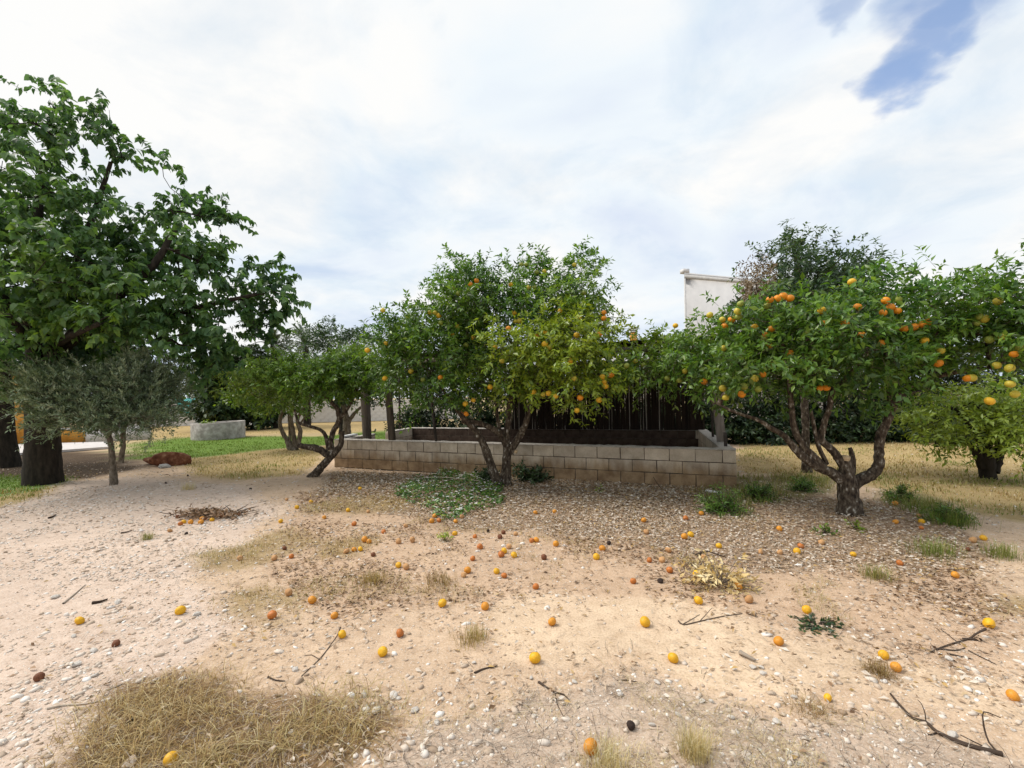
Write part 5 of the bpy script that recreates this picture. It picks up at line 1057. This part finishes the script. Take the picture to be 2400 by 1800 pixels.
stone_list = [(853, 1628, 22, 'w', 'flat white pebble above the dry grass, second from the half-buried stone'), (921, 1630, 30, 'w', 'half-buried broad white stone at the upper rim of the dry grass clump'), (858, 1657, 15, 'w', 'small round white pebble beside the knobbly white stone'), (882, 1664, 26, 'w', 'knobbly white stone at the edge of the dry grass clump'), (972, 1664, 22, 'w', 'egg-shaped white stone sitting just beyond the dry grass tip'),
 (1030, 1627, 16, 'w', 'white pebble on bare soil above the egg-shaped stone'), (786, 1599, 13, 'w', 'cream pebble on a bare sandy spot above the dry grass'), (1111, 1553, 14, 'w', 'white pebble next to the thin dark stick in the middle foreground'), (1024, 1693, 18, 'w', 'white pebble below the egg-shaped stone, beside long straw stalks'), (1033, 1755, 19, 'w', 'rounded white pebble near the bottom edge below the straw stalks'),
 (1107, 1656, 20, 't', 'round tan stone half sunk in the sand of the middle foreground'), (1164, 1713, 18, 'w', 'angular pale stone left of the large holed orange'), (692, 1569, 20, 'w', 'flat chalky stone above the dry grass clump'), (750, 1761, 14, 'w', 'white sliver of stone inside the dry grass clump'), (640, 1756, 26, 't', 'pale flat tan stone lying inside the dry grass clump'),
 (1245, 1588, 15, 'w', 'blocky white pebble below the spotted orange'), (1346, 1598, 16, 'w', 'white pebble on sand between the two short twigs'), (1454, 1627, 20, 'w', 'long pointed white stone in the stubble'), (1540, 1599, 18, 'w', 'oval white pebble below the big yellow orange'), (1646, 1643, 20, 'w', 'flat white stone, longer of a touching pair'), (1667, 1644, 16, 'w', 'flat white stone, shorter of a touching pair'),
 (1589, 1675, 17, 'w', 'square white pebble above the grey dry weed'), (1558, 1757, 22, 't', 'pale stone with brown underside beside the grey dry weed'), (1252, 1678, 13, 'w', 'small upright white pebble on grey stubble'), (1356, 1699, 13, 'w', 'small white pebble above the large holed orange'), (1528, 1698, 17, 'w', 'oblong white pebble right of the withered black fruit'), (1764, 1563, 21, 'w', 'largest white stone of the little group below the curled bark'), (1788, 1578, 18, 'w', 'lowest white stone of the little group below the curled bark'), (1784, 1564, 14, 'w', 'smallest white stone of the little group below the curled bark'), (1715, 1681, 18, 'w', 'triangular white stone in the brown stubble'),
 (220, 1524, 20, 'w', 'white pebble below the dark red rotten orange'), (172, 1491, 17, 'w', 'white pebble above and left of the dark red rotten orange'), (179, 1557, 26, 'w', 'long flat white stone on the gravel'), (222, 1583, 18, 'w', 'white pebble on the gravel below the long flat stone'), (130, 1399, 20, 'w', 'white stone on the gravel left of the black stick'), (275, 1411, 22, 'w', 'pale stone on the gravel right of the black stick'), (460, 1440, 22, 'w', 'white stone just right of the lone yellow orange on the gravel'), (302, 1788, 42, 't', 'big pale stone at the bottom edge inside the dry grass'),
 (2234, 1722, 28, 'w', 'white stone lying against the long dark branch'), (2264, 1633, 16, 'w', 'white pebble on bare sand above the long dark branch'), (1861, 1634, 18, 'w', 'white pebble on the sand left of the tiny yellow orange'), (1938, 1722, 14, 'w', 'white pebble in the stubble left of the long branch'), (1820, 1691, 24, 'w', 'wedge-shaped white stone in the stubble'), (1849, 1767, 22, 'w', 'rounded white stone near the bottom edge in grey stubble'), (1875, 1791, 18, 'w', 'white stone on the very bottom edge in grey stubble'), (2224, 1544, 20, 'w', 'white stone below the heap of dark twigs'), (2268, 1565, 16, 'w', 'white pebble right below the heap of dark twigs'), (2049, 1598, 13, 'w', 'white pebble below the brown dry weed')]
for i, (px, py, w, k, lab) in enumerate(stone_list):
    p = G(px, py); sz = w * p[1] / F * .82; rock('stone', lab, 'stone', px, py + w * .12, sz, .62, M['stone' if k == 'w' else 'tan_stone'], 200 + i, 'white stones lying on the ground')
def tw(px_pts, r, lift=0.0):
    pts = np.array([G(a[0], a[1], r * .8 + (a[2] if len(a) > 2 else 0) + lift) for a in px_pts]); rad = np.linspace(r, r * .45, len(pts)); return catmull(pts, rad, .03)
def stick(name, label, cat, runs, lv=.15, group=None, rough=.3):
    """runs: list of (points, radius); the first is the main piece"""
    root = None; mb = MB()
    for k, (pp, r) in enumerate(runs):
        p, rad = tw(pp, r); V, T = tube(p, rad, 7, rough, k + len(pp)); mb.add(V, T, lv)
    return tag(link(name, mb.mesh(name, M['twig'], True), root), label, cat, group)
TG = 'broken twigs lying on the ground'
stick('fallen_branch', 'long forked dark branch lying on the sand at lower right', 'branch', [([(2350, 1768), (2290, 1752), (2240, 1736), (2195, 1714), (2170, 1692), (2140, 1683), (2112, 1656), (2087, 1626)], .010), ([(2340, 1765), (2318, 1740, .02), (2308, 1712, .05), (2304, 1690, .09), (2306, 1668, .12), (2345, 1682, .10)], .0042), ([(2170, 1692), (2168, 1672, .03), (2160, 1650, .06), (2150, 1640, .08)], .003), ([(2200, 1715), (2180, 1722), (2172, 1718)], .004), ([(2330, 1762), (2290, 1742, .01), (2250, 1722, .02)], .004)], .08)
stick('fallen_branch', 'dark crooked twigs heaped below the yellow orange at the right', 'branch', [([(2310, 1474, .05), (2285, 1487, .03), (2270, 1497), (2220, 1512), (2180, 1528)], .007), ([(2300, 1499), (2265, 1497), (2255, 1496)], .009), ([(2220, 1532), (2260, 1540), (2280, 1545)], .005), ([(2270, 1525), (2300, 1540), (2335, 1557)], .004), ([(2195, 1520), (2240, 1524), (2262, 1518)], .005), ([(2250, 1510), (2225, 1490), (2205, 1475)], .003)], .12)
stick('twig', 'thin bent brown twig on the sand below the pale dried branch', 'twig', [([(1590, 1455), (1602, 1464), (1640, 1456), (1690, 1445), (1740, 1438)], .005), ([(1640, 1456), (1655, 1440, .02), (1668, 1425, .03)], .0035), ([(1602, 1462), (1620, 1452), (1640, 1440)], .003)], .3, TG)
stick('twig', 'short dark forked twig below the spotted orange', 'twig', [([(1262, 1598), (1280, 1610), (1300, 1622), (1322, 1628), (1335, 1642)], .006), ([(1300, 1622), (1306, 1650), (1322, 1682)], .003)], .12, TG)
stick('twig', 'short straight brown twig on the sand left of the big yellow orange', 'twig', [([(1447, 1595), (1468, 1594), (1493, 1598)], .004)], .25, TG)
stick('twig', 'thin dark stick beside the blackened debris in the middle foreground', 'twig', [([(1112, 1577), (1135, 1567), (1166, 1560)], .006)], .15, TG)
stick('twig', 'long thin dark twig running down from the speared yellow orange', 'twig', [([(798, 1470, .04), (790, 1490, .02), (770, 1518), (748, 1545), (706, 1585)], .0045), ([(748, 1545), (730, 1535), (712, 1537)], .003)], .2, TG)
stick('twig', 'small dark twig just above the dry grass clump', 'twig', [([(628, 1586), (645, 1594), (668, 1596)], .005)], .1, TG)
stick('twig', 'long bleached twig on the gravel left of the dry grass', 'twig', [([(110, 1661), (150, 1653), (195, 1650), (238, 1641), (242, 1630)], .0055)], .85, TG)
stick('twig', 'short bleached twig end pointing at the dry grass', 'twig', [([(250, 1617), (270, 1610), (288, 1602)], .005)], .8, TG)
stick('twig', 'pale straight stick on the gravel above the black stick', 'twig', [([(148, 1414), (175, 1392), (200, 1370)], .007)], .8, TG)
stick('twig', 'short black charred stick on the gravel', 'stick', [([(216, 1413), (235, 1410), (252, 1404)], .012)], .0, TG)
stick('twig', 'brown stick on the gravel near the small green tuft', 'stick', [([(283, 1249), (296, 1247), (309, 1243)], .011)], .25, TG)
stick('twig', 'dark short stick on the upper gravel', 'stick', [([(114, 1214), (123, 1211), (131, 1206)], .014)], .05, TG)
stick('twig', 'dark rotten stick lying inside the dry grass clump', 'stick', [([(300, 1696), (312, 1684), (323, 1670)], .008)], .08, TG)
stick('twig', 'curved black branch above the pale dried branch', 'branch', [([(1630, 1302), (1645, 1295, .02), (1660, 1292, .03), (1680, 1299, .02), (1702, 1306)], .011)], .05, TG)
stick('dry_vine', 'pale curling dry vine at the edge of the green tuft', 'vine', [([(1696, 1190, .03), (1708, 1202, .02), (1709, 1214), (1700, 1224), (1660, 1225), (1625, 1230)], .007)], .95)
stick('dry_vine', 'pale dry vine bent on the leaf litter before the wall', 'vine', [([(1492, 1150, .02), (1488, 1160, .02), (1494, 1172), (1502, 1185)], .007), ([(1553, 1198), (1572, 1210), (1583, 1222), (1586, 1234)], .007)], .95)
stick('dry_vine', 'dead climbing stem leaning on the lower wall blocks', 'stem', [([(1552, 1146), (1544, 1138, .06), (1536, 1126, .14), (1531, 1118, .2)], .008)], .1)
stick('dead_twigs', 'tangle of bleached bare twigs left of the middle trunk', 'twigs', [([(1165, 1135), (1130, 1128, .05), (1080, 1122, .08), (1020, 1118, .1), (960, 1124, .05)], .008), ([(1130, 1128, .05), (1100, 1112, .14), (1075, 1108, .18)], .006), ([(1110, 1126, .06), (1118, 1108, .16), (1125, 1100, .22)], .005), ([(1085, 1122, .08), (1075, 1110, .14), (1070, 1104, .2)], .005), ([(1160, 1135), (1120, 1140, .03), (1060, 1138, .05)], .006), ([(1172, 1138), (1195, 1128, .06), (1212, 1132, .03), (1232, 1140)], .007), ([(1205, 1130, .05), (1218, 1120, .12)], .004)], .9)
stick('bark_piece', 'curled pale bark piece lying on the sand', 'bark', [([(1735, 1529), (1745, 1534, .005), (1760, 1542, .005), (1771, 1548)], .015)], .7, None, .25)
mbp = MB(); p, r = tw([(1655, 1150), (1672, 1153), (1690, 1156)], .022); V, T = tube(p, np.full(len(p), .022), 14); mbp.add(V, T)
tag(link('plastic_pipe', mbp.mesh('plastic_pipe', M['plastic_white'], True)), 'white plastic pipe offcut lying beside the wall corner', 'pipe')
tb = np.array([GZ(812, 1025, WALL_H + .03), GZ(834, 1021, WALL_H + .03)]); d_ = unit(tb[1] - tb[0])
tag(wall_box('white_plank', tb[0][:2] - d_[:2] * .1, tb[1][:2] + d_[:2] * .1, .12, WALL_H + .03, WALL_H + .07, M['plastic_white']), 'short white plank lying on the left end of the block wall', 'plank')

def leafy(name, label, cat, centre, r, n, spec, mat, seed, stem_lv=.1, up=.6, squash=.7, group=None, slen=(.08, .2), m=7, tint=0.0):
    """small plant: stems from one point, leaves along them"""
    rng = np.random.default_rng(seed); root = empty(name, tuple(centre), label, cat, group); c = np.array(centre, float)
    d = nrm(rng.normal(size=(n, 3)) * np.array([1, 1, squash]) + np.array([0, 0, up])); d[:, 2] = np.abs(d[:, 2]); ln = r * rng.uniform(.4, 1.0, n)
    S0 = c + d * (ln * .35)[:, None]; sp = dict(SPEC['citrus']); sp.update(spec)
    lf = shoots_to_leaves(S0, d, ln * .65 + .01, np.full(n, tint), m, sp, rng, np.clip(rng.normal(.5, .2, n), 0, 1)); V, T, lv, ti = leaf_arrays(sp['kind'], *lf); V[:, 2] = np.maximum(V[:, 2], gz(V[:, 0], V[:, 1]) + .004)
    mb = MB()
    for k in range(n): v, t = tube([c - np.array([0, 0, .01]), c + d[k] * ln[k] * .5, c + d[k] * ln[k]], [.004, .003, .0015], 4); mb.add(v, t, stem_lv)
    o = link('stems', mb.mesh('stems', M['twig'], True), root); o['kind'] = 'stuff'
    o = link('leaves', np_mesh('leaves', V, T, mat, {'lv': lv, 'tint': ti}), root); o['kind'] = 'stuff'; return root
leafy('sucker_shrub', 'low dark-leaved shrub against the wall right of the middle trunk', 'shrub', G(1252, 1128), .42, 60, dict(len=.085, asp=.5), M['hedge'], 301, m=8)
leafy('sucker_shrub', 'low dark-leaved shoots left of the middle trunk', 'shrub', G(1142, 1126), .36, 34, dict(len=.08, asp=.5), M['hedge'], 302, m=8, squash=1.2)
leafy('sucker_shoots', 'leafy shoots sprouting from the middle trunk above the shrub', 'shoots', G(1222, 1126) + np.array([0, 0, .16]), .30, 14, dict(len=.08, asp=.5), M['citrus_dark'], 303, m=6)
leafy('green_sprig', 'broken sprig of dark green leaves lying on the sand', 'sprig', G(1915, 1464), .15, 34, dict(len=.04, asp=.55), M['citrus_dark'], 304, m=6, up=.02, squash=.12)
leafy('yellow_sprout', 'tiny bright yellow-green sprout among the fallen oranges', 'sprout', G(1042, 1266), .13, 8, dict(len=.05, asp=.5), M['lemon'], 305, m=5, tint=.9)
leafy('yellow_sprout', 'small bright green seedling in the leaf litter by the wall', 'sprout', G(1405, 1152), .13, 9, dict(len=.05, asp=.5), M['lemon'], 306, m=5, tint=.5)
leafy('seedling', 'small green seedling on the leaf litter below the forked trunk', 'seedling', G(2005, 1242), .14, 12, dict(len=.05, asp=.5), M['lemon'], 307, m=5, tint=.3)
leafy('weed', 'low green weed left of the forked trunk seedling', 'weed', G(1930, 1252), .15, 14, dict(len=.05, asp=.45), M['citrus'], 308, m=5, up=.3, tint=.3)
leafy('well_plants', 'weeds growing inside the round well ring', 'weeds', wc + np.array([-.35, -.2, .50]), .40, 26, dict(len=.09, asp=.5), M['lemon'], 309, m=6)
for px, py, r, n, lab in ((1690, 1200, .42, 90, 'bushiest dark green weed at the wall corner'), (1775, 1172, .34, 60, 'feathery green weed between the wall corner and the forked trunk'), (1880, 1150, .30, 50, 'feathery green weed close to the left of the forked trunk'), (2110, 1172, .30, 50, 'feathery green weed just right of the forked trunk'), (2215, 1222, .30, 50, 'feathery green weed at the lower end of the grass right of the trunk')):
    leafy('bushy_weed', lab, 'weed', G(px, py), r, n, dict(kind='slim', len=.05, asp=.26, along=.45, out=.9, droop=.1, ntw=1.0), M['citrus'], 500 + px, m=18, up=.5, squash=1.1, group='bushy weeds in the grass tufts', tint=.12)
leafy('dried_branch', 'broken branch with pale yellow dried leaves lying among the oranges', 'dried branch', G(1690, 1366), .34, 60, dict(len=.06, asp=.42, ntw=.9), M['pale_leaf'], 310, stem_lv=.6, up=.2, squash=.25, m=7)
leafy('dried_branch', 'smaller clump of pale dried leaves above the bright yellow orange', 'dried branch', G(1636, 1330), .22, 26, dict(len=.055, asp=.42, ntw=.9), M['pale_leaf'], 311, stem_lv=.6, up=.2, squash=.25, m=6)
def tuft(name, label, px, py, n, h, rad, tint, seed, cat='grass tuft', lvm=.5, bend=.5, w=.003):
    rng = np.random.default_rng(seed); c = G(px, py); x = c[0] + rng.normal(size=n) * rad; y = c[1] + rng.normal(size=n) * rad; V, T = blades(x, y, rng.uniform(.4, 1, n) * h, np.full(n, w), rng, bend, lean=np.stack([x - c[0], y - c[1]], 1) / (rad + 1e-6) * .6)
    tag(link(name, np_mesh(name, V, T, M['grass'], {'lv': np.repeat(np.clip(rng.normal(lvm, .2, n), 0, 1), 5), 'tint': np.repeat(np.clip(rng.normal(tint, .15, n), 0, 1), 5)})), label, cat, kind='stuff')
tuft('grass_tuft', 'small lone green grass tuft on the gravel below the twig heap', 347, 1264, 130, .12, .03, .6, 401)
tuft('dry_weed', 'ghostly pale dry weed on the gravel near the lawn', 440, 1148, 160, .2, .05, 0, 402, 'weed', 1.0)
tuft('dry_weed', 'grey dry weed with dark base at the bottom of the sand', 1628, 1772, 420, .16, .035, .05, 403, 'weed', .9, .5, .002)
tuft('dry_weed', 'silvery weed beside the large holed orange at the bottom edge', 1425, 1800, 420, .13, .05, .05, 404, 'weed', 1.0, .5, .002)
tuft('dry_weed', 'brown dry weed under the pair of oranges on the right', 2062, 1580, 300, .10, .035, .0, 405, 'weed', .1, .9, .002)
tuft('dry_weed', 'brown root-like weed on the sand left of the tiny yellow orange', 1905, 1668, 260, .07, .05, .0, 406, 'weed', .15, 1.2, .002)
tuft('grass_tuft', 'dry grass tuft between sand and leaf litter below the middle tree', 1108, 1500, 260, .11, .05, .15, 407)
tuft('grass_tuft', 'tan grass tuft in front of the row of three oranges', 872, 1362, 300, .11, .06, .05, 408)
tuft('grass_tuft', 'brown grass tuft right of the bright yellow and tan pair', 1030, 1366, 300, .10, .07, .05, 409, lvm=.3)
tuft('grass_tuft', 'greenish weed tuft on the litter at the right side', 2055, 1355, 240, .15, .05, .5, 410)
tuft('grass_tuft', 'bright green tuft on the litter below the right orange group', 2190, 1300, 340, .22, .09, .75, 411)
tuft('grass_tuft', 'green tuft near the right edge of the litter', 2345, 1305, 260, .2, .07, .7, 412)
tuft('grass_tuft', 'dark green tuft beside the leaf litter right of the forked trunk', 2225, 1228, 420, .26, .11, .85, 413)
# flowering ground cover by the middle trunk
def ground_cover():
    poly = gp([(925, 1150), (960, 1128), (1040, 1108), (1120, 1104), (1168, 1122), (1185, 1185), (1110, 1200), (1075, 1225), (1030, 1222), (1010, 1195), (945, 1178)])
    c = poly.mean(0); root = empty('flowering_groundcover', (c[0], c[1], 0), 'dark green ground cover dotted with white flowers left of the middle trunk', 'ground cover'); rng = np.random.default_rng(55)
    lo, hi = poly.min(0), poly.max(0); x = rng.uniform(lo[0], hi[0], 9000); y = rng.uniform(lo[1], hi[1], 9000); wx = x + .3 * (fbm(x * 2, y * 2, 4, 3) - .5); wy = y + .3 * (fbm(x * 2 + 9, y * 2, 6, 3) - .5)
    ok = pip(wx, wy, poly) & (rng.random(9000) < .3 + fbm(x * 3, y * 3, 8, 3)); x, y = x[ok], y[ok]; hgt = .16 * np.clip(fbm(x * 2.5, y * 2.5, 14, 3) * 1.6 - .2, .15, 1)
    n = len(x); z = gz(x, y) + hgt * rng.uniform(.15, 1, n); a = rng.uniform(0, 6.28, n); D = np.stack([np.cos(a), np.sin(a), rng.normal(size=n) * .3], 1); Nn = np.stack([rng.normal(size=n) * .5, rng.normal(size=n) * .5 - .2, np.ones(n)], 1); Ln = rng.uniform(.035, .065, n)
    V, T, lv, ti = leaf_arrays('lance', np.stack([x, y, z], 1), D, Nn, Ln, Ln * .6, np.clip(rng.normal(.45, .28, n), 0, 1), (rng.random(n) < .2) * rng.random(n)); o = link('leaves', np_mesh('leaves', V, T, M['citrus'], {'lv': lv, 'tint': ti}), root); o['kind'] = 'stuff'
    k = rng.choice(n, 300, replace=False); mb = MB()
    for i in k:
        p = np.array([x[i], y[i], gz(x[i], y[i]) + hgt[i] * 1.05 + .015]); s = rng.uniform(.014, .027); t = rng.uniform(0, 6.28); ring_ = [p + s * np.array([math.cos(t + q * 1.2566), math.sin(t + q * 1.2566), .25]) for q in range(5)]; inn = [p + .45 * s * np.array([math.cos(t + q * 1.2566 + .63), math.sin(t + q * 1.2566 + .63), .1]) for q in range(5)]
        vv = [p]; tt_ = []
        for q in range(5): vv += [ring_[q], inn[q]]
        for q in range(10): tt_.append((0, 1 + q, 1 + (q + 1) % 10))
        mb.add(vv, tt_)
    o = link('flowers', mb.mesh('flowers', M['flower']), root); o['kind'] = 'stuff'
ground_cover()
# heap of twigs and dead leaves with oranges, on the gravel
def twig_heap():
    c = G(485, 1212); root = empty('twig_heap', tuple(c), 'low heap of dead twigs and brown leaves with oranges along its edge', 'twig heap'); rng = np.random.default_rng(66); mb = MB()
    for k in range(60):
        q = G(rng.uniform(408, 572), rng.uniform(1196, 1216)); a = rng.uniform(0, 6.28); l = rng.uniform(.1, .34); e = q + l * np.array([math.cos(a), math.sin(a) * .6, rng.uniform(.0, .3)]); v, t = tube(np.array([q + np.array([0, 0, .01]), (q + e) / 2 + rng.normal(size=3) * .02, e]), [.006, .005, .002], 5); mb.add(v, t, rng.uniform(0, .4))
    o = link('twigs', mb.mesh('twigs', M['twig'], True), root); o['kind'] = 'stuff'
    n = 500; B = np.array([G(px, py, .02) for px, py in zip(rng.normal(488, 42, n), rng.normal(1209, 5, n))]); B[:, 2] += rng.uniform(0, .07, n); a = rng.uniform(0, 6.28, n); D = np.stack([np.cos(a), np.sin(a), rng.normal(size=n) * .4], 1); Ln = rng.uniform(.04, .08, n)
    V, T, lv, ti = leaf_arrays('lance', B, D, rng.normal(size=(n, 3)) * .5 + np.array([0, 0, 1.0]), Ln, Ln * .4, rng.uniform(0, .45, n), np.zeros(n)); o = link('leaves', np_mesh('leaves', V, T, M['litter'], {'lv': lv, 'tint': ti}), root); o['kind'] = 'stuff'
twig_heap()

# ------------------------------------------------------------------ fallen oranges (centre in the photograph, state, description)
STATE = {'y': ('g_yellow', (0, 1)), 'o': ('g_orange', (0, 1)), 'r': ('g_red', (1, 2)), 't': ('g_tan', (2, 3)), 'b': ('g_brown', (1, 2)), 'k': ('g_black', (2, 3)), 's': ('g_yellow', (1,))}
rf = random.Random(9)
for (px, py, st, lab) in FALL:
    mk, styles = STATE[st]; dia = {'y': .063, 'o': .062, 'r': .058, 't': .058, 'b': .052, 'k': .044, 's': .036}[st] * rf.uniform(.84, 1.14)
    p = G(px, py + 2); p = G(px, py + dia * .42 * F / p[1]); o = link('fallen_orange', fruit_mesh(mk, rf.choice(styles)))
    o.location = (p[0], p[1], p[2] + dia * rf.uniform(.30, .42)); o.scale = (dia, dia, dia * rf.uniform(.9, 1.0)); o.rotation_euler = (rf.uniform(-1.2, 1.2), rf.uniform(-1.2, 1.2), rf.uniform(0, 6.28))
    tag(o, lab, 'orange', 'oranges fallen on the ground')
